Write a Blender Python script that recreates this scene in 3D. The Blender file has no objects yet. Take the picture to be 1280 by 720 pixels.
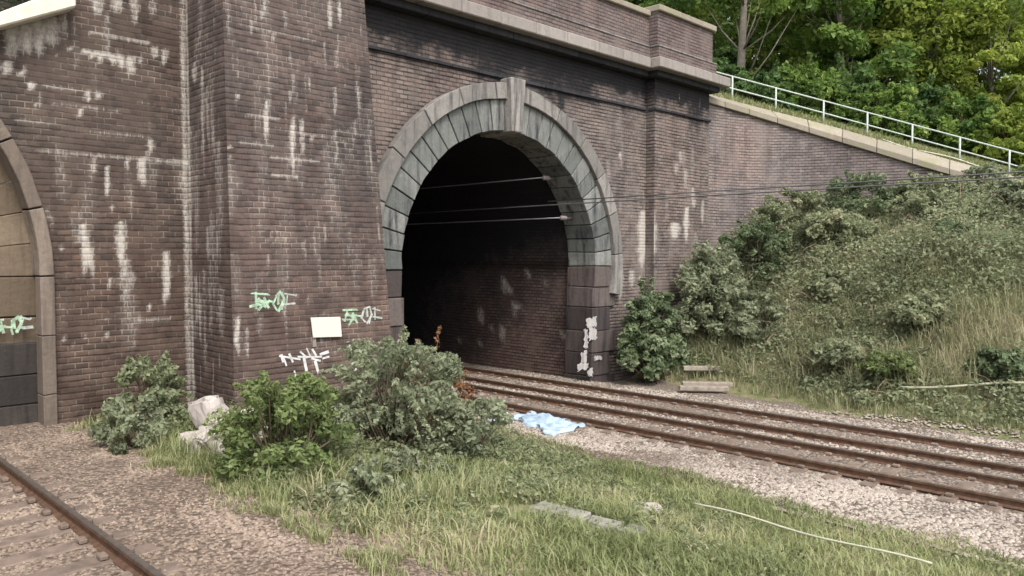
import bpy, bmesh, math, random
import numpy as np
from mathutils import Vector, Matrix, noise as mnoise

random.seed(7)
rng = np.random.default_rng(11)
R = math.radians
scene = bpy.context.scene
col = scene.collection

# ------------------------------------------------------------------ camera
F, HOR, CX, CY = 975.0, 318.0, 640.0, 360.0
YAW = R(45.4)
PITCH = math.atan((CY - HOR) / F)
CAMZ = 4.0
cam_d = bpy.data.cameras.new("camera")
cam_d.sensor_width = 36.0
cam_d.lens = 36.0 * F / 1280.0
cam_d.clip_start = 0.05
cam_d.clip_end = 2000
cam = bpy.data.objects.new("camera", cam_d)
col.objects.link(cam)
cam.location = (0, 0, CAMZ)
cam.rotation_euler = (math.pi / 2 - PITCH, 0, -YAW)
scene.camera = cam

# ------------------------------------------------------------------ world, sun, exposure
SUN_EL, SUN_AZ = R(52), R(205)          # azimuth measured from +Y towards +X
w = bpy.data.worlds.new("World")
scene.world = w
w.use_nodes = True
nt = w.node_tree
nt.nodes.clear()
sky = nt.nodes.new("ShaderNodeTexSky")
sky.sky_type = 'NISHITA'
sky.sun_disc = False
sky.sun_elevation = SUN_EL
sky.sun_rotation = SUN_AZ
sky.air_density = 1.0
sky.dust_density = 4.0
sky.ozone_density = 1.0
hs = nt.nodes.new("ShaderNodeHueSaturation")
hs.inputs["Saturation"].default_value = 0.35
bg = nt.nodes.new("ShaderNodeBackground")
bg.inputs["Strength"].default_value = 0.15
wo = nt.nodes.new("ShaderNodeOutputWorld")
nt.links.new(sky.outputs[0], hs.inputs["Color"])
nt.links.new(hs.outputs[0], bg.inputs[0])
nt.links.new(bg.outputs[0], wo.inputs[0])

sd = bpy.data.lights.new("sun", 'SUN')
sd.energy = 0.95
sd.angle = R(14)
sd.color = (1.0, 0.95, 0.87)
sun = bpy.data.objects.new("sun", sd)
col.objects.link(sun)
sdir = Vector((math.sin(SUN_AZ) * math.cos(SUN_EL), math.cos(SUN_AZ) * math.cos(SUN_EL), math.sin(SUN_EL)))
sun.rotation_euler = (-sdir).to_track_quat('-Z', 'Y').to_euler()
sun.location = sdir * 60

vs = scene.view_settings
vs.view_transform = 'Standard'
vs.look = 'None'
vs.exposure = 1.1
vs.gamma = 1.0
vs.use_curve_mapping = False
try:
    scene.cycles.max_bounces = 8
    scene.cycles.diffuse_bounces = 4
except Exception:
    pass

# ------------------------------------------------------------------ helpers
FW = np.array([math.sin(YAW) * math.cos(PITCH), math.cos(YAW) * math.cos(PITCH), -math.sin(PITCH)])
RT = np.array([math.cos(YAW), -math.sin(YAW), 0.0])
UP = np.cross(RT, FW)


def ray(px, py):
    return FW + RT * (px - CX) / F + UP * (CY - py) / F


def on_y(px, py, Y):                    # a point of the photo on a wall facing the cutting
    d = ray(px, py)
    t = Y / d[1]
    return np.array([0, 0, CAMZ]) + d * t


def on_x(px, py, X):
    d = ray(px, py)
    t = X / d[0]
    return np.array([0, 0, CAMZ]) + d * t


def on_z(px, py, Z):
    d = ray(px, py)
    t = (Z - CAMZ) / d[2]
    return np.array([0, 0, CAMZ]) + d * t


def tag(o, label=None, cat=None, group=None, kind=None):
    if label: o["label"] = label
    if cat: o["category"] = cat
    if group: o["group"] = group
    if kind: o["kind"] = kind
    return o


def empty(name, loc, label=None, cat=None, group=None):
    o = bpy.data.objects.new(name, None)
    o.empty_display_size = 0.3
    o.location = loc
    col.objects.link(o)
    return tag(o, label, cat, group)


def origin(o):
    v = Vector((0, 0, 0))
    while o is not None:
        v += o.location
        o = o.parent
    return v


def mesh(name, verts, faces, mat, parent=None, attrs=None, uv=None, smooth=False, boxuv=False):
    verts = np.asarray(verts, dtype=np.float32)
    me = bpy.data.meshes.new(name)
    if isinstance(faces, np.ndarray):
        n, k = faces.shape
        me.vertices.add(len(verts))
        me.loops.add(n * k)
        me.polygons.add(n)
        off = np.array(origin(parent), dtype=np.float32) if parent else 0
        me.vertices.foreach_set("co", (verts - off).astype(np.float32).ravel())
        me.loops.foreach_set("vertex_index", faces.astype(np.int32).ravel())
        me.polygons.foreach_set("loop_start", np.arange(0, n * k, k, dtype=np.int32))
        me.update(calc_edges=True)
        li = faces.ravel()
    else:
        off = np.array(origin(parent), dtype=np.float32) if parent else 0
        me.from_pydata((verts - off).tolist(), [], faces)
        li = np.fromiter((i for f in faces for i in f), dtype=np.int64)
    if attrs:
        for k_, a in attrs.items():
            at = me.attributes.new(k_, 'FLOAT', 'POINT')
            at.data.foreach_set("value", np.asarray(a, dtype=np.float32))
    if uv is not None:
        l = me.uv_layers.new(name="UVMap")
        l.data.foreach_set("uv", np.asarray(uv, dtype=np.float32)[li].ravel())
    elif boxuv:
        l = me.uv_layers.new(name="UVMap")
        buf = np.zeros((len(li), 2), dtype=np.float32)
        for p in me.polygons:
            nx, ny, nz = (abs(c) for c in p.normal)
            for q in p.loop_indices:
                v = verts[me.loops[q].vertex_index]
                if nz > nx and nz > ny: buf[q] = (v[0], v[1])
                elif nx > ny: buf[q] = (v[1], v[2])
                else: buf[q] = (v[0], v[2])
        l.data.foreach_set("uv", buf.ravel())
    if smooth:
        me.polygons.foreach_set("use_smooth", np.ones(len(me.polygons), dtype=bool))
    if mat: me.materials.append(mat)
    o = bpy.data.objects.new(name, me)
    col.objects.link(o)
    if parent: o.parent = parent
    return o


class MB:
    def __init__(s):
        s.v, s.f, s.t = [], [], []

    def raw(s, vs_, fs, tone=0.5):
        b = len(s.v)
        s.v += [tuple(map(float, p)) for p in vs_]
        s.f += [tuple(b + i for i in f) for f in fs]
        s.t += [tone] * len(vs_)

    def hexa(s, p, tone=0.5):           # p: 4 bottom (ccw) + 4 top
        s.raw(p, [(3, 2, 1, 0), (4, 5, 6, 7), (0, 1, 5, 4), (1, 2, 6, 5), (2, 3, 7, 6), (3, 0, 4, 7)], tone)

    def box(s, x0, x1, y0, y1, z0, z1, tone=0.5):
        s.hexa([(x0, y0, z0), (x1, y0, z0), (x1, y1, z0), (x0, y1, z0),
                (x0, y0, z1), (x1, y0, z1), (x1, y1, z1), (x0, y1, z1)], tone)

    def tube(s, pts, r, n=8, tone=0.5):
        pts = [Vector(p) for p in pts]
        rr = r if isinstance(r, (list, tuple)) else [r] * len(pts)
        vs_, fs = [], []
        for i, p in enumerate(pts):
            d = (pts[min(i + 1, len(pts) - 1)] - pts[max(i - 1, 0)]).normalized()
            a = d.cross(Vector((0.13, 0.31, 0.94)))
            if a.length < 0.05: a = d.cross(Vector((1, 0, 0)))
            a.normalize()
            b = d.cross(a)
            for k in range(n):
                t = 2 * math.pi * k / n
                vs_.append(p + (a * math.cos(t) + b * math.sin(t)) * rr[i])
        for i in range(len(pts) - 1):
            for k in range(n):
                k2 = (k + 1) % n
                fs.append((i * n + k, i * n + k2, (i + 1) * n + k2, (i + 1) * n + k))
        fs.append(tuple(range(n - 1, -1, -1)))
        fs.append(tuple((len(pts) - 1) * n + k for k in range(n)))
        s.raw(vs_, fs, tone)

    def build(s, name, mat, parent=None, bevel=0, smooth=False, jitter=0, seg=1):
        o = mesh(name, np.array(s.v), s.f, mat, parent, {"tone": s.t}, boxuv=True, smooth=smooth)
        if bevel or jitter:
            bm = bmesh.new()
            bm.from_mesh(o.data)
            if bevel:
                bmesh.ops.bevel(bm, geom=[e for e in bm.edges if e.calc_face_angle(0) > 0.5], offset=bevel,
                                segments=seg, affect='EDGES', profile=0.6)
            if jitter:
                for v in bm.verts:
                    n_ = mnoise.noise_vector(v.co * 2.3 + Vector((3.1, 7.7, 1.3)))
                    v.co += n_ * jitter
            bm.to_mesh(o.data)
            bm.free()
        return o


def vnoise(x, y, seed=0):
    """smooth value noise in numpy, 0..1"""
    xi, yi = np.floor(x).astype(np.int64), np.floor(y).astype(np.int64)
    fx, fy = x - xi, y - yi
    fx, fy = fx * fx * (3 - 2 * fx), fy * fy * (3 - 2 * fy)

    def h(a, b):
        n = (a * 374761393 + b * 668265263 + seed * 974711) & 0x7fffffff
        n = ((n ^ (n >> 13)) * 1274126177) & 0x7fffffff
        return ((n ^ (n >> 16)) & 0xffff) / 65535.0
    return (h(xi, yi) * (1 - fx) + h(xi + 1, yi) * fx) * (1 - fy) + (h(xi, yi + 1) * (1 - fx) + h(xi + 1, yi + 1) * fx) * fy


def fbm(x, y, seed=0, o=4):
    s, a, t = 0, 0.5, 0
    for i in range(o):
        s = s + a * vnoise(x * 2 ** i, y * 2 ** i, seed + i * 17)
        t += a
        a *= 0.5
    return s / t


def sstep(a, b, x):
    t = np.clip((x - a) / (b - a), 0, 1)
    return t * t * (3 - 2 * t)


# ------------------------------------------------------------------ materials
class NT:
    def __init__(s, name):
        s.m = bpy.data.materials.new(name)
        s.m.use_nodes = True
        s.n = s.m.node_tree.nodes
        s.l = s.m.node_tree.links
        s.b = s.n["Principled BSDF"]

    def node(s, t, **kw):
        n = s.n.new(t)
        for k, v in kw.items():
            if k in n.inputs: n.inputs[k].default_value = v
            else: setattr(n, k, v)
        return n

    def link(s, a, b): s.l.new(a, b)

    def noise(s, scale, detail=4, rough=0.55, vec=None, sc=None):
        n = s.node("ShaderNodeTexNoise")
        n.inputs["Scale"].default_value = scale
        n.inputs["Detail"].default_value = detail
        n.inputs["Roughness"].default_value = rough
        if vec is not None:
            if sc:
                mp = s.node("ShaderNodeMapping")
                mp.inputs["Scale"].default_value = sc
                s.link(vec, mp.inputs[0])
                vec = mp.outputs[0]
            s.link(vec, n.inputs["Vector"])
        return n.outputs["Fac"]

    def coord(s, k="Object"):
        if not hasattr(s, "_tc"): s._tc = s.node("ShaderNodeTexCoord")
        return s._tc.outputs[k]

    def pos(s):
        if not hasattr(s, "_g"): s._g = s.node("ShaderNodeNewGeometry")
        return s._g.outputs["Position"]

    def attr(s, name):
        a = s.node("ShaderNodeAttribute")
        a.attribute_name = name
        return a.outputs["Fac"]

    def rng(s, v, a, b, c=0.0, d=1.0):
        n = s.node("ShaderNodeMapRange")
        n.inputs[1].default_value, n.inputs[2].default_value = a, b
        n.inputs[3].default_value, n.inputs[4].default_value = c, d
        s.link(v, n.inputs[0])
        return n.outputs[0]

    def math(s, op, a, b=None):
        n = s.node("ShaderNodeMath", operation=op)
        for i, q in enumerate((a, b)):
            if q is None: continue
            if isinstance(q, (int, float)): n.inputs[i].default_value = q
            else: s.link(q, n.inputs[i])
        return n.outputs[0]

    def mix(s, f, a, b, mode='MIX'):
        n = s.node("ShaderNodeMix", data_type='RGBA', blend_type=mode)
        for i, q in ((0, f), (6, a), (7, b)):
            if isinstance(q, (int, float)): n.inputs[i].default_value = q
            elif isinstance(q, tuple): n.inputs[i].default_value = (*q, 1) if len(q) == 3 else q
            else: s.link(q, n.inputs[i])
        return n.outputs[2]

    def ramp(s, f, stops):
        n = s.node("ShaderNodeValToRGB")
        e = n.color_ramp.elements
        while len(e) < len(stops): e.new(0.5)
        for q, (p, c) in zip(e, stops):
            q.position = p
            q.color = (*c, 1)
        s.link(f, n.inputs[0])
        return n.outputs[0]

    def bump(s, h, strength=0.5, dist=0.02, prev=None):
        n = s.node("ShaderNodeBump")
        n.inputs["Strength"].default_value = strength
        n.inputs["Distance"].default_value = dist
        s.link(h, n.inputs["Height"])
        if prev is not None: s.link(prev, n.inputs["Normal"])
        return n.outputs[0]

    def done(s, colr, rough=0.85, normal=None, spec=0.3, metal=0.0):
        if isinstance(colr, tuple): s.b.inputs["Base Color"].default_value = (*colr, 1)
        else: s.link(colr, s.b.inputs["Base Color"])
        if isinstance(rough, (int, float)): s.b.inputs["Roughness"].default_value = rough
        else: s.link(rough, s.b.inputs["Roughness"])
        s.b.inputs["Specular IOR Level"].default_value = spec
        s.b.inputs["Metallic"].default_value = metal
        if normal is not None: s.link(normal, s.b.inputs["Normal"])
        return s.m


def brick_mat(name, c1, c2, mortar, tint, tint2, course=0.115, joint=0.014, contrast=1.0, hs=0.75, hcol=(0.03, 0.025, 0.024)):
    t = NT(name)
    uv = t.coord("UV")
    # slightly wavy courses
    wob = t.node("ShaderNodeVectorMath", operation='ADD')
    wn = t.node("ShaderNodeTexNoise")
    wn.inputs["Scale"].default_value = 1.3
    t.link(uv, wn.inputs["Vector"])
    sc = t.node("ShaderNodeVectorMath", operation='SCALE')
    sc.inputs["Scale"].default_value = 0.05
    t.link(wn.outputs["Color"], sc.inputs[0])
    t.link(uv, wob.inputs[0])
    t.link(sc.outputs[0], wob.inputs[1])
    b = t.node("ShaderNodeTexBrick")
    b.offset = 0.5
    b.inputs["Color1"].default_value = (*c1, 1)
    b.inputs["Color2"].default_value = (*c2, 1)
    b.inputs["Mortar"].default_value = (*mortar, 1)
    b.inputs["Scale"].default_value = 1.0
    b.inputs["Mortar Size"].default_value = joint
    b.inputs["Mortar Smooth"].default_value = 0.35
    b.inputs["Brick Width"].default_value = course * 2.1
    b.inputs["Row Height"].default_value = course
    t.link(wob.outputs[0], b.inputs["Vector"])
    n1 = t.noise(0.55, 5, 0.6, t.pos())
    n2 = t.noise(2.2, 6, 0.65, t.pos())
    n3 = t.noise(14, 4, 0.6, t.pos())
    nv = t.noise(1.0, 4, 0.6, t.pos(), (2.6, 2.6, 0.22))
    patch = t.ramp(t.math('ADD', t.math('MULTIPLY', n1, 0.6), t.math('MULTIPLY', n2, 0.4)),
                   [(0.38, tint), (0.5, (0.5, 0.5, 0.5)), (0.62, tint2)])
    c = t.mix(0.75, b.outputs["Color"], patch, 'OVERLAY')
    c = t.mix(t.rng(n3, 0.35, 0.75, 0.0, 0.55), c, t.mix(0.5, c, (0.02, 0.018, 0.017)))
    # open bed joints, deep in some places and flush in others
    sx = t.node("ShaderNodeSeparateXYZ")
    t.link(wob.outputs[0], sx.inputs[0])
    pp = t.math('PINGPONG', sx.outputs[1], course / 2)
    hm = t.rng(pp, 0.010, 0.032, 1.0, 0.0)
    deep = t.rng(t.noise(0.8, 5, 0.65, t.pos(), (0.7, 0.7, 1.5)), 0.38, 0.56, 0.3, 1.0)
    fine = t.rng(t.noise(5.0, 3, 0.6, t.pos(), (0.8, 0.8, 2.0)), 0.35, 0.6, 0.4, 1.0)
    hmd = t.math('MULTIPLY', hm, t.math('MULTIPLY', deep, fine))
    c = t.mix(t.math('MULTIPLY', hmd, hs), c, hcol)
    c = t.mix(t.rng(t.noise(0.7, 5, 0.65, t.coord('Object')), 0.45, 0.62, 0.0, 0.6), c, t.mix(1.0, c, (1.05, 0.95, 0.93), 'MULTIPLY'))
    mud = t.rng(t.noise(0.9, 6, 0.7, t.pos(), (1, 1, 0.8)), 0.5, 0.66, 0.0, 0.72)
    mudc = t.mix(n3, tuple(x * 0.62 for x in c1), tuple(x * 1.02 for x in c1))
    c = t.mix(mud, c, mudc)
    # runs of damp down the face
    c = t.mix(t.rng(nv, 0.5, 0.75, 0.0, 0.4), c, (0.035, 0.03, 0.03))
    # lime in the joints here and there
    lime = t.math('MULTIPLY', b.outputs["Fac"], t.rng(t.noise(1.1, 5, 0.7, t.pos()), 0.5, 0.66))
    c = t.mix(t.math('MULTIPLY', lime, 0.55 * contrast), c, (0.33, 0.29, 0.25))
    soot_shade = t.attr("soot")
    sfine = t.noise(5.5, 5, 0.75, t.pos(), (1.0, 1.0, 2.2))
    sm = t.rng(t.math('ADD', t.math('ADD', soot_shade, t.math('MULTIPLY', t.math('SUBTRACT', n2, 0.5), 1.0)), t.math('MULTIPLY', t.math('SUBTRACT', sfine, 0.5), 1.1)), 0.2, 1.0)
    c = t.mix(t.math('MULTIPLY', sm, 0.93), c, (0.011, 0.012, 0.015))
    red = t.attr("red")
    c = t.mix(t.math('MULTIPLY', red, 0.5), c, t.mix(1.0, c, (1.08, 0.90, 0.78), 'MULTIPLY'))
    wh = t.attr("white")
    rag = t.noise(9, 5, 0.7, t.pos(), (1.3, 1.3, 0.45))
    rag2 = t.noise(28, 4, 0.7, t.pos(), (1.2, 1.2, 0.6))
    wm = t.rng(t.math('ADD', t.math('ADD', wh, t.math('MULTIPLY', t.math('SUBTRACT', rag, 0.5), 1.3)), t.math('MULTIPLY', t.math('SUBTRACT', rag2, 0.5), 0.7)), 0.3, 0.85)
    wm = t.math('MULTIPLY', wm, t.rng(wh, 0.02, 0.2))
    lace = t.math('MULTIPLY', t.rng(b.outputs["Fac"], 0.2, 0.7), t.rng(t.math('ADD', wh, t.math('MULTIPLY', t.math('SUBTRACT', rag, 0.5), 0.6)), 0.12, 0.4))
    wm = t.math('MAXIMUM', wm, t.math('MULTIPLY', lace, 0.55))
    wm = t.math('MAXIMUM', wm, t.math('MULTIPLY', t.rng(wh, 0.1, 0.9, 0, 0.34), t.rng(rag, 0.3, 0.6, 0.2, 1.0)))
    c = t.mix(t.math('MULTIPLY', wm, 0.85), c, t.mix(n3, (0.34, 0.31, 0.28), (0.60, 0.56, 0.50)))
    h = t.math('ADD', t.math('MULTIPLY', t.math('ADD', b.outputs["Fac"], hmd), -0.7), t.math('MULTIPLY', n3, 0.5))
    nrm = t.bump(t.math('MULTIPLY', h, t.math('SUBTRACT', 1.0, mud)), 0.8, 0.02)
    return t.done(c, 0.9, nrm, 0.2)


def stone_mat(name, a, b, stain, moss=None, streak=0.6):
    t = NT(name)
    n1 = t.noise(1.4, 6, 0.65, t.pos())
    n2 = t.noise(11, 5, 0.6, t.pos())
    nv = t.noise(1.0, 5, 0.65, t.pos(), (5, 5, 0.5))
    c = t.mix(t.attr("tone"), a, b)
    c = t.mix(t.rng(n2, 0.3, 0.7, 0, 0.5), c, t.mix(0.6, c, stain))
    c = t.mix(t.math('MULTIPLY', t.rng(nv, 0.48, 0.66), streak), c, stain)
    if moss: c = t.mix(t.rng(n1, 0.48, 0.62, 0, 0.7), c, moss)
    nrm = t.bump(t.math('ADD', n2, t.math('MULTIPLY', n1, 0.6)), 0.5, 0.03)
    return t.done(c, 0.88, nrm, 0.25)


def plain(name, c, rough=0.6, var=0.25, metal=0, scale=6, spec=0.3):
    t = NT(name)
    n = t.noise(scale, 5, 0.6, t.pos())
    k = tuple(x * (1 - var) for x in c)
    k2 = tuple(min(1, x * (1 + var)) for x in c)
    return t.done(t.mix(t.rng(n, 0.3, 0.7), k, k2), rough, t.bump(n, 0.2, 0.01), spec, metal)


def leaf_mat(name, dark, light, alt, trans=0.35):
    t = NT(name)
    tone = t.attr("tone")
    c = t.ramp(tone, [(0.0, dark), (0.6, light), (1.0, alt)])
    t.done(c, 0.55, None, 0.3)
    tr = t.node("ShaderNodeBsdfTranslucent")
    t.link(c, tr.inputs[0])
    mx = t.node("ShaderNodeMixShader")
    mx.inputs[0].default_value = trans
    t.link(t.b.outputs[0], mx.inputs[1])
    t.link(tr.outputs[0], mx.inputs[2])
    t.link(mx.outputs[0], t.n["Material Output"].inputs[0])
    return t.m


M = {}
M['brick_pier'] = brick_mat('brick_pier', (0.138, 0.108, 0.097), (0.078, 0.063, 0.06), (0.115, 0.094, 0.084),
                            (0.33, 0.29, 0.28), (0.70, 0.64, 0.61), hs=0.42)
M['brick_left'] = brick_mat('brick_left', (0.118, 0.089, 0.074), (0.06, 0.048, 0.043), (0.105, 0.086, 0.075),
                            (0.33, 0.29, 0.27), (0.66, 0.60, 0.55), hs=0.5)
M['brick_portal'] = brick_mat('brick_portal', (0.235, 0.198, 0.178), (0.15, 0.128, 0.119), (0.10, 0.085, 0.078),
                              (0.34, 0.31, 0.315), (0.64, 0.59, 0.57), contrast=0.4, hs=0.95, hcol=(0.02, 0.017, 0.017))
M['brick_wing'] = brick_mat('brick_wing', (0.265, 0.232, 0.22), (0.185, 0.162, 0.157), (0.14, 0.12, 0.113),
                            (0.36, 0.335, 0.34), (0.62, 0.58, 0.56), contrast=0.4, hs=0.55)
M['brick_parapet'] = brick_mat('brick_parapet', (0.20, 0.16, 0.15), (0.14, 0.115, 0.11), (0.10, 0.082, 0.078),
                               (0.38, 0.35, 0.345), (0.60, 0.55, 0.53), contrast=0.4, hs=0.6)
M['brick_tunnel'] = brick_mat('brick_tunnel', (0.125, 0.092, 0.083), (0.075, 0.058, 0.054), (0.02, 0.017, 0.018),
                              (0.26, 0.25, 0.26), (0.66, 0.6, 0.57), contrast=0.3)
M['stone_ring'] = stone_mat('stone_ring', (0.095, 0.102, 0.098), (0.28, 0.28, 0.262), (0.03, 0.033, 0.037), (0.13, 0.14, 0.126), 0.95)
M['stone_hood'] = stone_mat('stone_hood', (0.17, 0.16, 0.147), (0.33, 0.31, 0.285), (0.06, 0.057, 0.057), None, 0.8)
M['stone_cornice'] = stone_mat('stone_cornice', (0.25, 0.225, 0.205), (0.33, 0.30, 0.275), (0.15, 0.13, 0.12), None, 0.4)
M['stone_jamb'] = stone_mat('stone_jamb', (0.058, 0.047, 0.045), (0.16, 0.13, 0.12), (0.022, 0.02, 0.022), None, 0.85)
M['stone_tan'] = stone_mat('stone_tan', (0.16, 0.125, 0.09), (0.29, 0.23, 0.165), (0.07, 0.055, 0.045), None, 0.6)
M['stone_pale'] = stone_mat('stone_pale', (0.62, 0.57, 0.47), (0.72, 0.68, 0.58), (0.45, 0.40, 0.32), None, 0.3)
M['coping'] = stone_mat('coping', (0.26, 0.23, 0.185), (0.33, 0.29, 0.235), (0.17, 0.15, 0.115), (0.24, 0.235, 0.14), 0.3)
M['rail'] = plain('rail', (0.115, 0.066, 0.043), 0.75, 0.4, 0.1, 9)
M['rail_top'] = plain('rail_top', (0.34, 0.30, 0.27), 0.35, 0.25, 0.85, 9)
M['sleeper'] = plain('sleeper', (0.165, 0.125, 0.10), 0.9, 0.35, 0, 5)
M['white_rail'] = plain('white_rail', (0.44, 0.49, 0.45), 0.5, 0.12, 0, 7)
M['sign'] = plain('sign', (0.63, 0.60, 0.54), 0.5, 0.05, 0, 3)
M['paint_white'] = plain('paint_white', (0.58, 0.57, 0.56), 0.8, 0.3, 0, 12)
M['paint_worn'] = stone_mat('paint_worn', (0.40, 0.385, 0.37), (0.5, 0.48, 0.46), (0.12, 0.10, 0.10), None, 0.9)
M['paint_green'] = plain('paint_green', (0.31, 0.43, 0.31), 0.85, 0.5, 0, 12)
M['paint_pale'] = plain('paint_pale', (0.36, 0.39, 0.36), 0.85, 0.5, 0, 12)
M['blue'] = plain('blue', (0.38, 0.49, 0.60), 0.4, 0.35, 0, 3.5)
M['plastic_white'] = plain('plastic_white', (0.62, 0.68, 0.74), 0.5, 0.1, 0, 6)
M['wire'] = plain('wire', (0.16, 0.15, 0.15), 0.5, 0.1, 0.5, 9)
M['wire_pale'] = plain('wire_pale', (0.30, 0.30, 0.30), 0.4, 0.1, 0.2, 9)  # paler copy of wire, light from the mouth put into its colour
M['iron'] = plain('iron', (0.14, 0.13, 0.125), 0.6, 0.2, 0.3, 9)
M['insulator'] = plain('insulator', (0.22, 0.19, 0.19), 0.4, 0.1, 0, 9)
M['cable_pale'] = plain('cable_pale', (0.42, 0.42, 0.31), 0.7, 0.15, 0, 6)
M['trough'] = plain('trough', (0.26, 0.25, 0.215), 0.9, 0.25, 0, 5)
M['bark'] = plain('bark', (0.17, 0.15, 0.125), 0.9, 0.35, 0, 6)
M['stem'] = plain('stem', (0.10, 0.075, 0.05), 0.9, 0.3, 0, 8)
M['stem_pale'] = plain('stem_pale', (0.23, 0.17, 0.12), 0.9, 0.3, 0, 8)
M['timber'] = plain('timber', (0.27, 0.23, 0.19), 0.9, 0.3, 0, 6)
M['rubble'] = plain('rubble', (0.40, 0.36, 0.33), 0.9, 0.3, 0, 3)


def ground_mat():
    t = NT('ground')
    n1 = t.noise(0.35, 6, 0.6, t.pos())
    n2 = t.noise(3.2, 6, 0.65, t.pos())
    n3 = t.noise(24, 4, 0.6, t.pos())
    c = t.ramp(t.math('ADD', t.math('MULTIPLY', n1, 0.5), t.math('MULTIPLY', n2, 0.5)),
               [(0.36, (0.12, 0.135, 0.06)), (0.48, (0.20, 0.20, 0.10)), (0.58, (0.29, 0.24, 0.165)), (0.7, (0.22, 0.18, 0.135))])
    c = t.mix(t.rng(n3, 0.3, 0.7, 0, 0.5), c, t.mix(0.5, c, (0.03, 0.03, 0.02)))
    return t.done(c, 0.95, t.bump(t.math('ADD', n2, t.math('MULTIPLY', n3, 0.3)), 0.8, 0.1), 0.1)


def ballast_mat(name, a, b, c3, scale):
    t = NT(name)
    v = t.node("ShaderNodeTexVoronoi")
    v.inputs["Scale"].default_value = scale
    t.link(t.pos(), v.inputs["Vector"])
    n1 = t.noise(0.7, 5, 0.6, t.pos())
    c = t.mix(t.math('FRACT', t.math('MULTIPLY', v.outputs["Distance"], 7.3)), a, b)
    sepv = t.node("ShaderNodeSeparateColor")
    t.link(v.outputs["Color"], sepv.inputs[0])
    c = t.mix(sepv.outputs[0], a, b)
    c = t.mix(t.rng(n1, 0.42, 0.64, 0, 0.7), c, c3)
    c = t.mix(t.rng(v.outputs["Distance"], 0.25, 0.6, 0, 0.6), c, (0.05, 0.04, 0.035))
    return t.done(c, 0.95, t.bump(v.outputs["Distance"], 0.9, 0.05), 0.15)


def pebble_mat(name, a, b):
    t = NT(name)
    n = t.noise(30, 3, 0.6, t.pos())
    c = t.mix(t.attr("tone"), a, b)
    c = t.mix(t.rng(n, 0.3, 0.7, 0, 0.35), c, t.mix(0.6, c, (0.05, 0.04, 0.035)))
    return t.done(c, 0.92, None, 0.2)


M['ground'] = ground_mat()
M['ballast_near'] = ballast_mat('ballast_near', (0.29, 0.225, 0.175), (0.20, 0.15, 0.115), (0.20, 0.145, 0.105), 13)
M['ballast_far'] = ballast_mat('ballast_far', (0.31, 0.265, 0.22), (0.225, 0.185, 0.15), (0.18, 0.13, 0.095), 11)
M['pebble_near'] = pebble_mat('pebble_near', (0.16, 0.12, 0.092), (0.37, 0.29, 0.225))
M['pebble_far'] = pebble_mat('pebble_far', (0.18, 0.145, 0.118), (0.47, 0.41, 0.35))
M['leaf_bush'] = leaf_mat('leaf_bush', (0.095, 0.125, 0.05), (0.21, 0.27, 0.10), (0.37, 0.40, 0.20), 0.45)
M['leaf_grey'] = leaf_mat('leaf_grey', (0.16, 0.185, 0.11), (0.33, 0.37, 0.235), (0.50, 0.49, 0.35), 0.5)
M['leaf_dark'] = leaf_mat('leaf_dark', (0.075, 0.10, 0.05), (0.18, 0.235, 0.12), (0.36, 0.40, 0.26), 0.4)
M['leaf_bramble'] = leaf_mat('leaf_bramble', (0.17, 0.195, 0.11), (0.34, 0.375, 0.22), (0.52, 0.48, 0.34), 0.5)
M['leaf_scrub'] = leaf_mat('leaf_scrub', (0.12, 0.145, 0.07), (0.25, 0.285, 0.15), (0.42, 0.40, 0.26), 0.45)
M['leaf_rust'] = leaf_mat('leaf_rust', (0.14, 0.06, 0.03), (0.27, 0.13, 0.06), (0.30, 0.22, 0.10))
M['leaf_ivy'] = leaf_mat('leaf_ivy', (0.03, 0.05, 0.03), (0.06, 0.09, 0.05), (0.12, 0.14, 0.10))
M['leaf_tree_a'] = leaf_mat('leaf_tree_a', (0.06, 0.12, 0.026), (0.21, 0.315, 0.07), (0.44, 0.50, 0.15), 0.5)
M['leaf_tree_b'] = leaf_mat('leaf_tree_b', (0.04, 0.09, 0.03), (0.14, 0.225, 0.065), (0.33, 0.40, 0.14), 0.45)
M['leaf_tree_c'] = leaf_mat('leaf_tree_c', (0.10, 0.15, 0.026), (0.31, 0.39, 0.075), (0.56, 0.58, 0.16), 0.55)
M['grass'] = leaf_mat('grass', (0.19, 0.22, 0.09), (0.35, 0.38, 0.18), (0.52, 0.46, 0.31), 0.45)
M['grass_bank'] = leaf_mat('grass_bank', (0.18, 0.205, 0.095), (0.33, 0.345, 0.19), (0.48, 0.42, 0.29), 0.45)


# ------------------------------------------------------------------ terrain
WALL_Y = 16.3
# path of the curved wing wall (plan), 0.1 m steps
WL = 12.6
ws = np.arange(0, WL + 0.01, 0.1)
head = R(8) + R(62) * sstep(0, 6.5, ws) + R(8) * sstep(6.5, WL, ws)
wx = 27.0 + np.concatenate([[0], np.cumsum(np.cos(head[:-1]) * 0.1)])
wy = 16.25 - np.concatenate([[0], np.cumsum(np.sin(head[:-1]) * 0.1)])
wz = np.zeros_like(ws)
for i in range(len(ws)):                # rake of the coping
    pxw = CX
    for _ in range(6):
        zz = wz[i] - CAMZ
        dep = wx[i] * FW[0] + wy[i] * FW[1] + zz * FW[2]
        pxw = CX + F * (wx[i] * RT[0] + wy[i] * RT[1]) / dep
        pyw = 134 + (pxw - 901) * (233 - 134) / (1235 - 901)
        r0 = ray(pxw, pyw)
        wz[i] = CAMZ + r0[2] * dep
WNX, WNY = np.sin(head), np.cos(head)   # outward (behind the wall)
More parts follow.
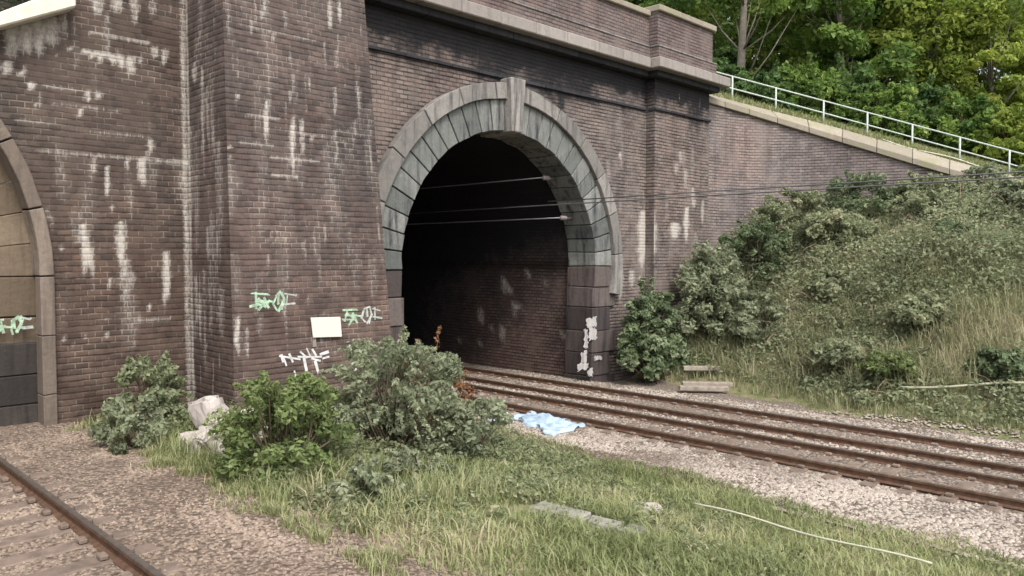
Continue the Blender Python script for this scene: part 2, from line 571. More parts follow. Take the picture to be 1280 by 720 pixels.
# the handrail falls in an even rake one metre behind: height of its foot above the wall top
EXW = np.zeros_like(ws)
for i in range(len(ws)):
    x_, y_, zr = wx[i] + WNX[i], wy[i] + WNY[i], wz[i] + 1.5
    for _ in range(6):
        dep = x_ * FW[0] + y_ * FW[1] + (zr - CAMZ) * FW[2]
        pxw = CX + F * (x_ * RT[0] + y_ * RT[1]) / dep
        zr = CAMZ + ray(pxw, 90 + (pxw - 895) * 0.2675)[2] * dep
    EXW[i] = zr - 1.0 - wz[i]


def interp(x, xs, zs): return np.interp(x, xs, zs)


def ground_z(X, Y):
    X, Y = np.asarray(X, float), np.asarray(Y, float)
    sh = 1.9 * sstep(6, 14, Y) * sstep(18, 21, X) * (1 - sstep(26, 32, X))
    z = interp(X - sh, [-200, -60, -20, -6, 3.2, 4.6, 6.5, 9, 12.3, 13.2, 20.6, 21.6, 24, 27, 30, 34, 38, 60, 220],
               [14, 12, 7, 0.62, 0.62, 0.68, 0.55, 0.2, -0.3, -0.38, -0.38, 0.0, 1.7, 3.9, 5.1, 6.3, 6.5, 6.8, 9])
    bump = (fbm(X * 0.6, Y * 0.6, 3) - 0.5) * 0.5
    amp = np.where((X > 4.9) & (X < 12.2), 0.5, 0) + np.where(X > 24.5, 1.4, 0)
    return z + bump * amp


def nonuni(a, b, c, d, fine, coarse):
    return np.concatenate([np.arange(a, b, coarse), np.arange(b, c, fine), np.arange(c, d + coarse, coarse)])


gx = nonuni(-160, -8, 42, 200, 0.3, 6.0)
gy = nonuni(-200, -6, 20, 160, 0.4, 6.0)
GX, GY = np.meshgrid(gx, gy)
GZ = ground_z(GX, GY)
nx_, ny_ = len(gx), len(gy)
idx = np.arange(nx_ * ny_).reshape(ny_, nx_)
fq = np.stack([idx[:-1, :-1], idx[:-1, 1:], idx[1:, 1:], idx[1:, :-1]], -1).reshape(-1, 4)
g = mesh('ground', np.stack([GX, GY, GZ], -1).reshape(-1, 3), fq, M['ground'], smooth=True)
tag(g, kind='structure')

# hill behind the portals and the wing wall
px_ = np.concatenate([np.arange(-60, 27.0, 1.5), wx + WNX * 0.3, wx[-1] + np.cos(head[-1]) * np.arange(1, 80, 3)])
py_ = np.concatenate([np.full(len(np.arange(-60, 27.0, 1.5)), 17.1), wy + WNY * 0.3 + 0.3 * 0, wy[-1] - np.sin(head[-1]) * np.arange(1, 80, 3)])
pz_ = np.concatenate([np.full(len(np.arange(-60, 27.0, 1.5)), 10.6), wz - 0.02, np.full(len(np.arange(1, 80, 3)), wz[-1] - 0.1)])
pnx = np.concatenate([np.zeros(len(np.arange(-60, 27.0, 1.5))), WNX, np.full(len(np.arange(1, 80, 3)), WNX[-1])])
pny = np.concatenate([np.ones(len(np.arange(-60, 27.0, 1.5))), WNY, np.full(len(np.arange(1, 80, 3)), WNY[-1])])
offs = np.array([0, .4, .8, 1.3, 2, 3, 4, 6, 8, 11, 15, 20, 28, 40, 60, 90, 140])
HX = px_[None] + offs[:, None] * pnx[None]
HY = py_[None] + offs[:, None] * pny[None]
sarr = np.concatenate([np.full(len(np.arange(-60, 27.0, 1.5)), 0.0), ws, np.full(len(np.arange(1, 80, 3)), 13.0)])
ex = np.interp(sarr, ws, EXW)
HZ = pz_[None] + ex[None] * sstep(0.1, 0.8, offs)[:, None] + 0.12 * offs[:, None] ** 0.95 + (fbm(HX * 0.5, HY * 0.5, 9) - 0.5) * 0.6 * np.minimum(1, offs[:, None] / 4)
ii = np.arange(HX.size).reshape(HX.shape)
hf = np.stack([ii[:-1, :-1], ii[:-1, 1:], ii[1:, 1:], ii[1:, :-1]], -1).reshape(-1, 4)
hill = mesh('hill', np.stack([HX, HY, HZ], -1).reshape(-1, 3), hf, M['ground'], smooth=True)
tag(hill, kind='structure')


def strip(name, xs, zs, y0, y1, dy, mat, amp=0.04):
    ys = np.arange(y0, y1 + dy, dy)
    X_, Y_ = np.meshgrid(np.array(xs), ys)
    Z_ = np.broadcast_to(np.array(zs), X_.shape) + (fbm(X_ * 1.7, Y_ * 1.7, 5) - 0.5) * amp
    X_ = X_ + (fbm(Y_ * 0.8, X_ * 0 + 3, 8) - 0.5) * 0.5 * (np.abs(np.arange(len(xs)) - (len(xs) - 1) / 2) > (len(xs) - 1) / 2 - 1.5)
    i_ = np.arange(X_.size).reshape(X_.shape)
    f_ = np.stack([i_[:-1, :-1], i_[:-1, 1:], i_[1:, 1:], i_[1:, :-1]], -1).reshape(-1, 4)
    o = mesh(name, np.stack([X_, Y_, Z_], -1).reshape(-1, 3), f_, mat, smooth=True)
    return tag(o, kind='structure')


bx = np.linspace(12.4, 20.9, 35)
bz = np.interp(bx, [12.4, 13.0, 14.0, 15.4, 16.6, 19.4, 20.3, 20.9], [-0.42, -0.25, -0.185, -0.175, -0.13, -0.175, -0.22, -0.40])
strip('ballast_bed', bx, bz, -40, 60, 0.25, M['ballast_far'])
nx2 = np.linspace(-4.8, 5.7, 43)
nz2 = np.interp(nx2, [-4.8, -4.0, 4.0, 4.9, 5.7], [0.59, 0.83, 0.845, 0.79, 0.50])
strip('ballast_bed', nx2, nz2, -40, 60, 0.25, M['ballast_near'])

cy_ = np.arange(-40, 16.3, 0.3)
CXg, CYg = np.meshgrid(np.linspace(0, 1, 14), cy_)
x_in, x_out = 20.5, 20.9 + 1.9 * sstep(7, 14, CYg) + 0.8 * (fbm(CYg * 0.9, CYg * 0, 23) - 0.5)
CXw = x_in + (x_out - x_in) * CXg
CZg = ground_z(CXw, CYg) + 0.05 - 0.12 * np.abs(CXg * 2 - 1) ** 6
ci = np.arange(CXw.size).reshape(CXw.shape)
cf = np.stack([ci[:-1, :-1], ci[:-1, 1:], ci[1:, 1:], ci[1:, :-1]], -1).reshape(-1, 4)
M['dirt'] = ballast_mat('dirt', (0.32, 0.265, 0.22), (0.25, 0.205, 0.165), (0.22, 0.175, 0.13), 17)
tag(mesh('path', np.stack([CXw, CYg, CZg], -1).reshape(-1, 3), cf, M['dirt'], smooth=True), kind='structure')

# ------------------------------------------------------------------ walls with stains
def streak(P, S, T, spec):
    """add a white streak; spec = (s, z_top, z_bot, width, strength)"""
    s0, zt, zb, wd, st = spec
    t = (zt - T) / max(zt - zb, 0.05)
    wid = wd * np.where(t < 0.3, 0.75 + 0.25 * (t / 0.3), 1.0 - 0.75 * np.clip((t - 0.3) / 0.7, 0, 1) ** 1.4)
    sx = s0 + (fbm(T * 1.3 + s0, T * 0 + s0 * 3, 4) - 0.5) * 0.12
    wid = wid * (0.55 + 0.9 * fbm(T * 5 + s0 * 7, T * 0 + s0, 14))
    a = np.clip(1.25 - np.abs(S - sx) / np.maximum(wid, 0.02), 0, 1)
    a = a * ((t > -0.05) & (t < 1.0)) * np.clip((1.02 - t) * 3, 0, 1)
    return np.maximum(P, a * st)


def hline(P, S, T, s0, z0, s1, z1, th, st):
    t = np.clip((S - s0) / (s1 - s0), 0, 1)
    d = np.abs(T - (z0 + (z1 - z0) * t))
    a = np.clip(1.3 - d / th, 0, 1) * ((S > min(s0, s1)) & (S < max(s0, s1)))
    return np.maximum(P, a * st)


def wall_grid(name, s0, s1, z0, z1, step, fn, mat, parent, hole=None, stain=None, flip=False, zmax=None):
    ns, nz = int(round((s1 - s0) / step)), int(round((z1 - z0) / step))
    S, T = np.meshgrid(np.linspace(s0, s1, ns + 1), np.linspace(z0, z1, nz + 1))
    P = fn(S, T)
    i_ = np.arange(S.size).reshape(S.shape)
    f_ = np.stack([i_[:-1, :-1], i_[:-1, 1:], i_[1:, 1:], i_[1:, :-1]], -1).reshape(-1, 4)
    if hole:
        cs = (S[:-1, :-1] + S[1:, 1:]) / 2
        cz = (T[:-1, :-1] + T[1:, 1:]) / 2
        hx, hz, hr = hole
        inside = (((cs - hx) ** 2 + (cz - hz) ** 2) < hr * hr) | ((np.abs(cs - hx) < hr) & (cz < hz))
        f_ = f_[~inside.ravel()]
    if flip: f_ = f_[:, ::-1].copy()
    white, soot_shade, red = np.zeros_like(S), np.zeros_like(S), np.zeros_like(S)
    if stain: white, soot_shade, red = stain(S, T, white, soot_shade, red)
    o = mesh(name, P.reshape(-1, 3), f_, mat, parent, {"white": white.ravel(), "soot": soot_shade.ravel(), "red": red.ravel()},
             uv=np.stack([S.ravel(), T.ravel()], -1))
    return o


def sp(px, y0, y1, wpx, st, Y):          # photo streak -> wall streak
    a, b = on_y(px, y0, Y), on_y(px, y1, Y)
    c = on_y(px + wpx / 2, (y0 + y1) / 2, Y)
    m = on_y(px, (y0 + y1) / 2, Y)
    return (m[0], a[2], b[2], abs(c[0] - m[0]) + 0.02, st)


def spx(px, y0, y1, wpx, st, X):
    a, b = on_x(px, y0, X), on_x(px, y1, X)
    c = on_x(px + wpx / 2, (y0 + y1) / 2, X)
    m = on_x(px, (y0 + y1) / 2, X)
    return (m[1], a[2], b[2], abs(c[1] - m[1]) + 0.02, st)


def random_streaks(S, T, W, n, s0, s1, z0, z1, seed, st=(0.3, 0.6), ln=(0.2, 1.1), wd=(0.02, 0.06)):
    r = random.Random(seed)
    for _ in range(n):
        z = r.uniform(z0, z1)
        W = streak(W, S, T, (r.uniform(s0, s1), z, z - r.uniform(*ln), r.uniform(*wd), r.uniform(*st)))
    return W


# ---- right-hand portal
AX, AZ, RI, RV, RH = 16.35, 3.6, 4.0, 4.88, 5.34
portal = empty('tunnel_portal', (AX, WALL_Y, 0),
               "brick tunnel portal with grey stone arch, keystone and cornice over the double track", "tunnel portal")
PIL0, PIL1, PILY = 23.35, 27.0, 15.93


def stain_portal(S, T, W, K, Rd):
    for a in [(803, 268, 345, 16, 1.0), (843, 278, 302, 14, 1.0), (858, 262, 308, 9, 0.95), (878, 252, 285, 5, 0.6),
              (775, 332, 385, 8, 0.8), (790, 338, 362, 10, 0.7), (800, 345, 365, 6, 0.8), (775, 190, 200, 4, 0.8),
              (850, 190, 205, 6, 0.6), (857, 215, 240, 6, 0.6), (866, 235, 262, 6, 0.65), (845, 205, 222, 8, 0.5), (868, 250, 262, 5, 0.7)]:
        W = streak(W, S, T, sp(*a, WALL_Y if a[0] < 815 else PILY))
    W = random_streaks(S, T, W, 40, 10.7, 27, 4, 10, 5, (0.25, 0.5), (0.15, 0.6), (0.02, 0.04))
    W = random_streaks(S, T, W, 34, 20.5, 27, 3, 8.5, 91, (0.2, 0.36), (0.4, 1.6), (0.08, 0.3))
    n = fbm(S * 0.55, T * 0.3, 21)
    runs = fbm(S * 1.6, T * 0.12, 33)
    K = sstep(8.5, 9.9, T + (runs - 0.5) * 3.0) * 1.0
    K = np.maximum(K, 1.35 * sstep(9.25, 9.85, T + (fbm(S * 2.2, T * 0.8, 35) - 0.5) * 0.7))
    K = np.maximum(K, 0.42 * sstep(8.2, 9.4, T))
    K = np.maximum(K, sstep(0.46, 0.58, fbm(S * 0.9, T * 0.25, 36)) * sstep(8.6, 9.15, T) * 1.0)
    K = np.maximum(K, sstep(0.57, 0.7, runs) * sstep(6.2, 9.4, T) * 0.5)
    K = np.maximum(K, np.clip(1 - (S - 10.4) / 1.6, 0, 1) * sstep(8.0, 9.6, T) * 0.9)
    ring = np.hypot(S - AX, np.maximum(T - AZ, 0)) - RH
    K = np.maximum(K, np.clip(1 - ring / 0.35, 0, 1) * 0.35 * (n > 0.4))
    Rd = sstep(0.5, 0.65, fbm(S * 0.4, T * 0.4, 51)) * 0.3
    return W, K, Rd


wall_grid('brick_wall', 10.2, PIL0, -0.5, 10.4, 0.075, lambda S, T: np.stack([S, np.full_like(S, WALL_Y), T], -1),
          M['brick_portal'], portal, hole=(AX, AZ, 4.7), stain=stain_portal)
wall_grid('corner_pilaster', PIL0, PIL1, -0.5, 10.4, 0.075, lambda S, T: np.stack([S, np.full_like(S, PILY), T], -1),
          M['brick_portal'], portal, stain=stain_portal)


def stain_side(S, T, W, K, Rd):
    return W, sstep(8.6, 10.1, T), Rd


wall_grid('pilaster_return', PILY, WALL_Y, -0.5, 10.4, 0.09, lambda S, T: np.stack([np.full_like(S, PIL0), S, T], -1),
          M['brick_portal'], portal, stain=stain_side, flip=True)
wall_grid('pilaster_return', PILY, WALL_Y + 0.8, -0.5, 10.4, 0.09, lambda S, T: np.stack([np.full_like(S, PIL1), S, T], -1),
          M['brick_portal'], portal, stain=stain_side)


def cornice_run(b, x0, x1, y_front, z0, z1, y_back, seglen, tone=(0.2, 0.9)):
    x = x0
    while x < x1 - 0.05:
        xe = min(x + seglen * random.uniform(0.85, 1.15), x1)
        if x1 - xe < 0.4: xe = x1
        b.box(x + 0.006, xe - 0.006, y_front + random.uniform(-0.008, 0.008), y_back, z0, z1, random.uniform(*tone))
        x = xe


b = MB()
cornice_run(b, 10.0, 22.75, 15.68, 10.42, 10.78, 16.9, 1.5)
cornice_run(b, 22.755, 27.55, 15.32, 10.42, 10.78, 16.9, 1.6)
b.build('cornice', M['stone_cornice'], portal, bevel=0.03)
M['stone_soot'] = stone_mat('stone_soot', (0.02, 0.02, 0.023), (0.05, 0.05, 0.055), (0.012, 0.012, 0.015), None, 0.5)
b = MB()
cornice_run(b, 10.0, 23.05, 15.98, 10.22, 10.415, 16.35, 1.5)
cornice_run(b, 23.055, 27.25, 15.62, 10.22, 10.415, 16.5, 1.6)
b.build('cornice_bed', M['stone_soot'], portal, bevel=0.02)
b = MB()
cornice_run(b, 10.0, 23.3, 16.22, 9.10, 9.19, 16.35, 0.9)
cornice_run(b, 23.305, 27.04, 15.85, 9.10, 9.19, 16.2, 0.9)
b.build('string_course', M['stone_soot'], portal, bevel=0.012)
b = MB()
b.box(10.0, 23.15, 16.02, 16.9, 10.785, 11.25)
b.box(23.155, 27.05, 15.66, 16.9, 10.785, 11.25)
b.build('parapet_plinth', M['brick_parapet'], portal)
b = MB()
cornice_run(b, 10.0, 23.12, 15.99, 11.255, 11.31, 16.85, 1.1)
cornice_run(b, 23.125, 27.08, 15.63, 11.255, 11.31, 16.85, 1.1)
b.build('parapet_band', M['stone_hood'], portal, bevel=0.012)
b = MB()
b.box(10.0, 23.25, 16.14, 16.8, 11.315, 12.35)
b.box(23.255, 26.95, 15.78, 16.8, 11.315, 12.5)
b.build('parapet', M['brick_parapet'], portal)
b = MB()
cornice_run(b, 10.0, 23.2, 16.02, 12.355, 12.55, 16.9, 1.2)
cornice_run(b, 23.205, 27.05, 15.66, 12.505, 12.72, 16.9, 1.25)
b.build('parapet_coping', M['coping'], portal, bevel=0.025)


def arch_parts(root, cx, mat_v, mat_h, mat_j, jamb_to, RV=RV, rec=-0.12, gap=0.004, hf=0.25, A0=-0.19, mat_low=None):
    # voussoirs
    b = MB()
    n = 27
    for k in range(n):
        a0 = math.pi * k / n + gap
        a1 = math.pi * (k + 1) / n - gap
        if k == n // 2: continue
        ro = RV if rec < 0 else RV + 0.2
        yf = WALL_Y + rec + random.uniform(-0.015, 0.015)
        yb = WALL_Y + 1.05
        ps = []
        sub = 3
        ri = RI + random.uniform(-0.01, 0.015)
        for yy in (yf, yb):
            for j in range(sub + 1):
                a = a0 + (a1 - a0) * j / sub
                ps.append((cx + ri * math.cos(a), yy, AZ + ri * math.sin(a)))
            for j in range(sub, -1, -1):
                a = a0 + (a1 - a0) * j / sub
                ps.append((cx + ro * math.cos(a), yy, AZ + ro * math.sin(a)))
        m = 2 * (sub + 1)
        fs = [tuple(range(m)), tuple(range(2 * m - 1, m - 1, -1))]
        for j in range(m):
            fs.append((j, m + j, m + (j + 1) % m, (j + 1) % m))
        b.raw(ps, fs, random.uniform(0.05, 1))
    o = b.build('arch_ring', mat_v, root, bevel=0.014, jitter=0.03)
    fixn(o)
    # jamb quoins
    for sgn in (-1, 1):
        b = MB()
        z = AZ - 0.004
        k = 0
        while z > jamb_to:
            h = random.uniform(0.6, 0.78)
            z0 = max(z - h, jamb_to - 0.3)
            xi = RI - 0.05 * (AZ - z0) + random.uniform(-0.03, 0.02)
            xo = RV + ((0.22 if k % 2 else -0.1) if rec < 0 else 0.2)
            x0, x1 = sorted((cx + sgn * xi, cx + sgn * xo))
            b.box(x0, x1, WALL_Y + rec + 0.01 + random.uniform(-0.03, 0.02), WALL_Y + 1.05, z0 + 0.012, z - 0.008, random.uniform(0, 1))
            z = z0
            k += 1
        b.build('jamb_stones', mat_j, root, bevel=0.02, jitter=0.03)
    # hood mould
    b = MB()
    n = 13
    for k in range(n):
        a0 = A0 + (math.pi - 2 * A0) * k / n + 0.003
        a1 = A0 + (math.pi - 2 * A0) * (k + 1) / n - 0.003
        ps = []
        sub = 5
        yf = WALL_Y - hf + random.uniform(-0.01, 0.01)
        for yy in (yf, WALL_Y + (0.05 if rec < 0 else rec - 0.01)):
            for j in range(sub + 1):
                a = a0 + (a1 - a0) * j / sub
                ps.append((cx + (RV + 0.005) * math.cos(a), yy, AZ + (RV + 0.005) * math.sin(a)))
            for j in range(sub, -1, -1):
                a = a0 + (a1 - a0) * j / sub
                ps.append((cx + RH * math.cos(a), yy, AZ + RH * math.sin(a)))
        m = 2 * (sub + 1)
        fs = [tuple(range(m)), tuple(range(2 * m - 1, m - 1, -1))] + [(j, m + j, m + (j + 1) % m, (j + 1) % m) for j in range(m)]
        b.raw(ps, fs, random.uniform(0.1, 1))
    o = b.build('hood_mould', mat_h, root, bevel=0.014, jitter=0.02)
    fixn(o)
    # keystone
    b = MB()
    wb, wt = 0.21, 0.31
    zb, zt = AZ + RI - 0.06, AZ + RH + 0.14
    b.hexa([(cx - wb, WALL_Y - 0.40, zb), (cx + wb, WALL_Y - 0.40, zb), (cx + wb, WALL_Y + 1.0, zb), (cx - wb, WALL_Y + 1.0, zb),
            (cx - wt, WALL_Y - 0.46, zt), (cx + wt, WALL_Y - 0.46, zt), (cx + wt, WALL_Y + 0.04, zt), (cx - wt, WALL_Y + 0.04, zt)], 0.95)
    b.build('keystone', mat_h, root, bevel=0.03)
    # brick lining of the bore
    L = np.concatenate([np.arange(WALL_Y + 1.0, WALL_Y + 14, 0.3), np.arange(WALL_Y + 14, WALL_Y + 121, 3.0)])
    prof = []
    rl = 4.16
    for z in np.arange(-0.6, AZ, 0.3): prof.append((rl - 0.05 * (AZ - z), z))
    for a in np.linspace(0, math.pi, 41): prof.append((rl * math.cos(a), AZ + rl * math.sin(a)))
    for z in np.arange(AZ, -0.6, -0.3): prof.append((-(rl - 0.05 * (AZ - z)), z))
    prof = np.array(prof)
    S_ = np.concatenate([[0], np.cumsum(np.hypot(*np.diff(prof, axis=0).T))])
    V = np.zeros((len(L), len(prof), 3))
    V[..., 0] = cx + prof[None, :, 0]
    V[..., 1] = L[:, None]
    V[..., 2] = prof[None, :, 1]
    i_ = np.arange(V.shape[0] * V.shape[1]).reshape(V.shape[:2])
    f_ = np.stack([i_[:-1, :-1], i_[1:, :-1], i_[1:, 1:], i_[:-1, 1:]], -1).reshape(-1, 4)
    UVl = np.stack([np.broadcast_to(L[:, None], i_.shape), np.broadcast_to(S_[None], i_.shape)], -1).reshape(-1, 2)
    soot_shade = np.clip((V[..., 2] - 2.8) / 2.5, 0, 1) * 1.2 + np.clip((V[..., 1] - WALL_Y - 2.5) / 8, 0, 1) * 1.1 + 0.05  # soot towards the crown, plus painted shade growing deeper into the bore
    wht = random_streaks(V[..., 1], V[..., 2], np.zeros(V.shape[:2]), 26, WALL_Y + 1.2, WALL_Y + 7, 0.6, 3.6, 17, (0.45, 0.8), (0.15, 0.7), (0.06, 0.2)).ravel()
    rd = np.clip(1 - V[..., 2] / 4, 0, 1).ravel()
    mesh('tunnel_lining', V.reshape(-1, 3), f_, M['brick_tunnel'], root, {"white": wht, "soot": soot_shade.ravel(), "red": rd}, uv=UVl)
    b = MB()
    b.box(cx - 4.4, cx + 4.4, WALL_Y + 119.6, WALL_Y + 120, -1, AZ + 4.4)  # unseen cap added to close the bore and keep it black
    b.build('tunnel_end', M['stone_soot'], root)


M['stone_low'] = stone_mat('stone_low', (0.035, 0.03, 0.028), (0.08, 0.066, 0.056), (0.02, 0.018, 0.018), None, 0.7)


def fixn(o):
    bm = bmesh.new()
    bm.from_mesh(o.data)
    bmesh.ops.recalc_face_normals(bm, faces=bm.faces)
    bm.to_mesh(o.data)
    bm.free()


arch_parts(portal, AX, M['stone_ring'], M['stone_hood'], M['stone_jamb'], -0.4)


def blot(pts, seed, n_sub=5, j=0.02):    # ragged outline of a paint patch
    r = random.Random(seed)
    out = []
    for i in range(len(pts)):
        a, c = pts[i], pts[(i + 1) % len(pts)]
        for k in range(n_sub):
            f = k / n_sub
            out.append((a[0] + (c[0] - a[0]) * f + r.uniform(-j, j), a[1] + (c[1] - a[1]) * f + r.uniform(-j, j)))
    return out


def decal(b, pts, y_of, th=0.006):
    ps = [(p[0], y_of(p[0], p[1]) - th, p[1]) for p in pts] + [(p[0], y_of(p[0], p[1]) + 0.002, p[1]) for p in pts]
    m = len(pts)
    b.raw(ps, [tuple(range(m)), tuple(range(2 * m - 1, m - 1, -1))] + [(j, m + j, m + (j + 1) % m, (j + 1) % m) for j in range(m)])


# patches of white paint on the foot of the right jamb
JY = WALL_Y - 0.155
for k, (x0, y0, x1, y1) in enumerate([(733, 398, 745, 408), (730, 412, 735, 434), (736, 411, 746, 424), (726, 440, 733, 452),
                                      (722, 455, 735, 461), (735, 462, 741, 470), (743, 446, 752, 450)]):
    a, c = on_y(x0, y0, JY), on_y(x1, y1, JY)
    b = MB()
    decal(b, blot([(a[0], c[2]), (c[0], c[2]), (c[0], a[2]), (a[0], a[2])], k, 7, 0.05), lambda x, z: JY)
    fixn(b.build('white_paint_mark', M['paint_worn'], portal))

# ---- pier between the portals
pier = empty('brick_pier', (8.8, 15.0, 0), "broad weathered brick buttress streaked with lime between the two tunnel mouths", "brick pier")
PX0 = 6.9


def pier_y(z): return 14.3 + 0.032 * z


def pier_x1(z): return 10.80 - 0.066 * z


def pier_front(S, T):
    f = (S - PX0) / (10.8 - PX0)
    X = PX0 + f * (pier_x1(T) - PX0)
    return np.stack([X, pier_y(T), T], -1)


def stain_pier(S, T, W, K, Rd):
    f = (S - PX0) / (10.8 - PX0)
    X = PX0 + f * (pier_x1(T) - PX0)
    for a in [(335, 128, 188, 6, 0.9), (367, 150, 232, 6, 0.85), (380, 148, 202, 6, 0.75), (333, 0, 28, 5, 0.7), (417, 0, 42, 7, 0.7),
              (429, 0, 32, 5, 0.8), (300, 116, 130, 3, 0.9), (420, 110, 150, 4, 0.6), (392, 168, 182, 5, 0.7), (421, 162, 216, 4, 0.55),
              (364, 112, 130, 3, 0.7), (346, 40, 56, 4, 0.5), (380, 300, 330, 4, 0.5), (392, 285, 330, 3, 0.45), (340, 290, 310, 4, 0.4),
              (283, 392, 450, 6, 0.75), (296, 396, 452, 7, 0.85), (307, 412, 452, 5, 0.7), (323, 395, 425, 6, 0.4), (436, 290, 330, 4, 0.35),
              (452, 110, 140, 4, 0.6), (445, 150, 185, 4, 0.5), (318, 20, 45, 4, 0.5), (360, 10, 40, 5, 0.55)]:
        W = streak(W, X, T, sp(*a, 14.45))
    for (x0, y0, x1, y1, st) in [(300, 178, 345, 183, 0.7), (345, 160, 432, 176, 0.5), (340, 196, 400, 201, 0.6), (340, 218, 372, 221, 0.6),
                                 (300, 144, 352, 148, 0.55), (424, 163, 455, 168, 0.6), (270, 190, 292, 182, 0.7), (330, 300, 380, 304, 0.4),
                                 (300, 60, 440, 84, 0.35), (300, 30, 400, 50, 0.35)]:
        a, c = on_y(x0, y0, 14.45), on_y(x1, y1, 14.45)
        W = hline(W, X, T, a[0], a[2], c[0], c[2], 0.035, st)
    W = random_streaks(X, T, W, 80, PX0, 10.6, 1.5, 10, 8, (0.2, 0.5), (0.12, 1.6), (0.01, 0.04))
    W = random_streaks(X, T, W, 46, PX0, 10.5, 2.5, 10.5, 88, (0.14, 0.32), (0.6, 2.2), (0.08, 0.28))
    n = fbm(X * 0.5, T * 0.3, 71)
    K = sstep(0.52, 0.75, n) * 0.32 + sstep(0.6, 0.72, fbm(X * 1.8, T * 0.15, 72)) * 0.3
    Rd = sstep(6.5, 2.0, T + (n - 0.5) * 3) * 0.9
    return W, K, Rd


def stain_return(S, T, W, K, Rd):
    for a in [(257, 88, 215, 6, 0.75), (265, 110, 200, 5, 0.6), (272, 130, 205, 5, 0.6), (245, 80, 108, 8, 0.8), (263, 285, 335, 5, 0.6),
              (270, 280, 345, 5, 0.5), (252, 370, 440, 6, 0.7), (246, 350, 420, 5, 0.7), (255, 30, 70, 5, 0.4), (276, 290, 330, 4, 0.6)]:
        W = streak(W, S, T, spx(*a, PX0))
    c = np.clip(1.3 - np.abs(S - 16.22) / 0.09, 0, 1) * (0.6 + 0.4 * fbm(T * 1.1, T * 0, 3))
    W = np.maximum(W, c)
    W = random_streaks(S, T, W, 16, 14.5, 16.2, 3, 10.5, 89, (0.25, 0.45), (0.8, 2.4), (0.12, 0.3))
    W = random_streaks(S, T, W, 45, 14.5, 16.2, 1.5, 10, 9, (0.3, 0.6), (0.15, 0.9), (0.02, 0.05))
    return W, sstep(0.55, 0.75, fbm(S * 0.6, T * 0.3, 77)) * 0.3, sstep(6.5, 2.5, T) * 0.9


wall_grid('front_face', PX0, 10.8, -0.4, 13.2, 0.06, pier_front, M['brick_pier'], pier, stain=stain_pier)
wall_grid('return_face', 14.2, 16.3, -0.4, 13.2, 0.06,
          lambda S, T: np.stack([np.full_like(S, PX0), np.maximum(S, 0) + (pier_y(T) - 14.2) * (16.3 - S) / 2.1, T], -1),
          M['brick_pier'], pier, stain=stain_return, flip=True)
wall_grid('return_face', 14.2, 16.3, -0.4, 13.2, 0.12,
          lambda S, T: np.stack([pier_x1(T), S + (pier_y(T) - 14.2) * (16.3 - S) / 2.1, T], -1),
          M['brick_pier'], pier, stain=stain_side)
b = MB()
b.box(PX0 - 0.15, 10.2, 14.5, 16.9, 13.2, 13.45)
b.build('pier_cap', M['coping'], pier, bevel=0.03)


# graffiti: strokes in a small local frame, x right, y up, unit = tag height
def stroke(b, pts, wd, y_of, sx, sz, x0, z0):
    P = [(x0 + p[0] * sx, z0 + p[1] * sz) for p in pts]
    for i in range(len(P) - 1):
        a, c = Vector(P[i]), Vector(P[i + 1])
        d = (c - a).normalized()
        n = Vector((-d.y, d.x)) * wd / 2
        a2, c2 = a - d * wd * 0.35, c + d * wd * 0.35
        decal(b, [tuple(a2 - n), tuple(c2 - n), tuple(c2 + n * random.uniform(.7, 1.1)), tuple(a2 + n * random.uniform(.7, 1.1))], y_of,
              0.006 + random.uniform(0, 0.004))


TAG_A = [[(0.0, 1.0), (0.75, 0.92)], [(0.05, 1.0), (0.05, 0.15)], [(0.05, 0.55), (0.7, 0.55)], [(0.1, 0.3), (0.7, 0.25)], [(0.5, 0.8), (0.75, 0.1)],
         [(0.2, 0.75), (0.55, 0.35), (0.35, 0.05)], [(0.75, 0.5), (1.15, 0.52)], [(-0.2, 0.3), (0.05, 0.3)]]
TAG_B = [[(1.2, 0.95), (1.15, 0.3), (1.35, 0.0)], [(1.2, 0.95), (1.6, 1.1), (1.75, 0.7), (1.65, 0.05)], [(1.4, 0.95), (1.45, 0.4)],
         [(1.5, 0.0), (1.75, 0.5)]]
TAG_C = [[(1.75, 1.05), (2.25, 0.8), (2.45, 0.85)], [(1.8, 0.35), (2.5, 0.3)], [(1.95, 0.95), (1.9, 0.3)]]


def graffiti(px, py, wpx, hpx, Y, parent, y_of, tails=True):
    a, c = on_y(px, py + hpx, Y), on_y(px + wpx, py, Y)
    sz = c[2] - a[2]
    sx = (c[0] - a[0]) / 2.6
    gr = random.Random(px)
    jg = lambda p: (p[0] + gr.uniform(-.09, .09) + 0.12 * p[1] * gr.choice((0, 1)), p[1] + gr.uniform(-.1, .1))
    for strokes, mat, wd in ((TAG_A, M['paint_green'], 0.045), (TAG_B, M['paint_pale'] if not tails else M['paint_green'], 0.045), (TAG_C, M['paint_pale'], 0.034)):
        b = MB()
        for s_ in strokes:
            q_ = [jg(p) for p in s_]
            stroke(b, q_, wd * gr.uniform(0.7, 1.25), y_of, sx, sz, a[0] + 0.05, a[2])
            if gr.random() < 0.5: stroke(b, [jg(p) for p in q_], wd * 0.5, y_of, sx, sz, a[0] + 0.05, a[2])
        fixn(b.build('graffiti', mat, parent))


def pf(x, z): return pier_y(z)


graffiti(316, 366, 54, 23, 14.36, pier, pf)
graffiti(428, 385, 50, 21, 14.36, pier, pf, False)
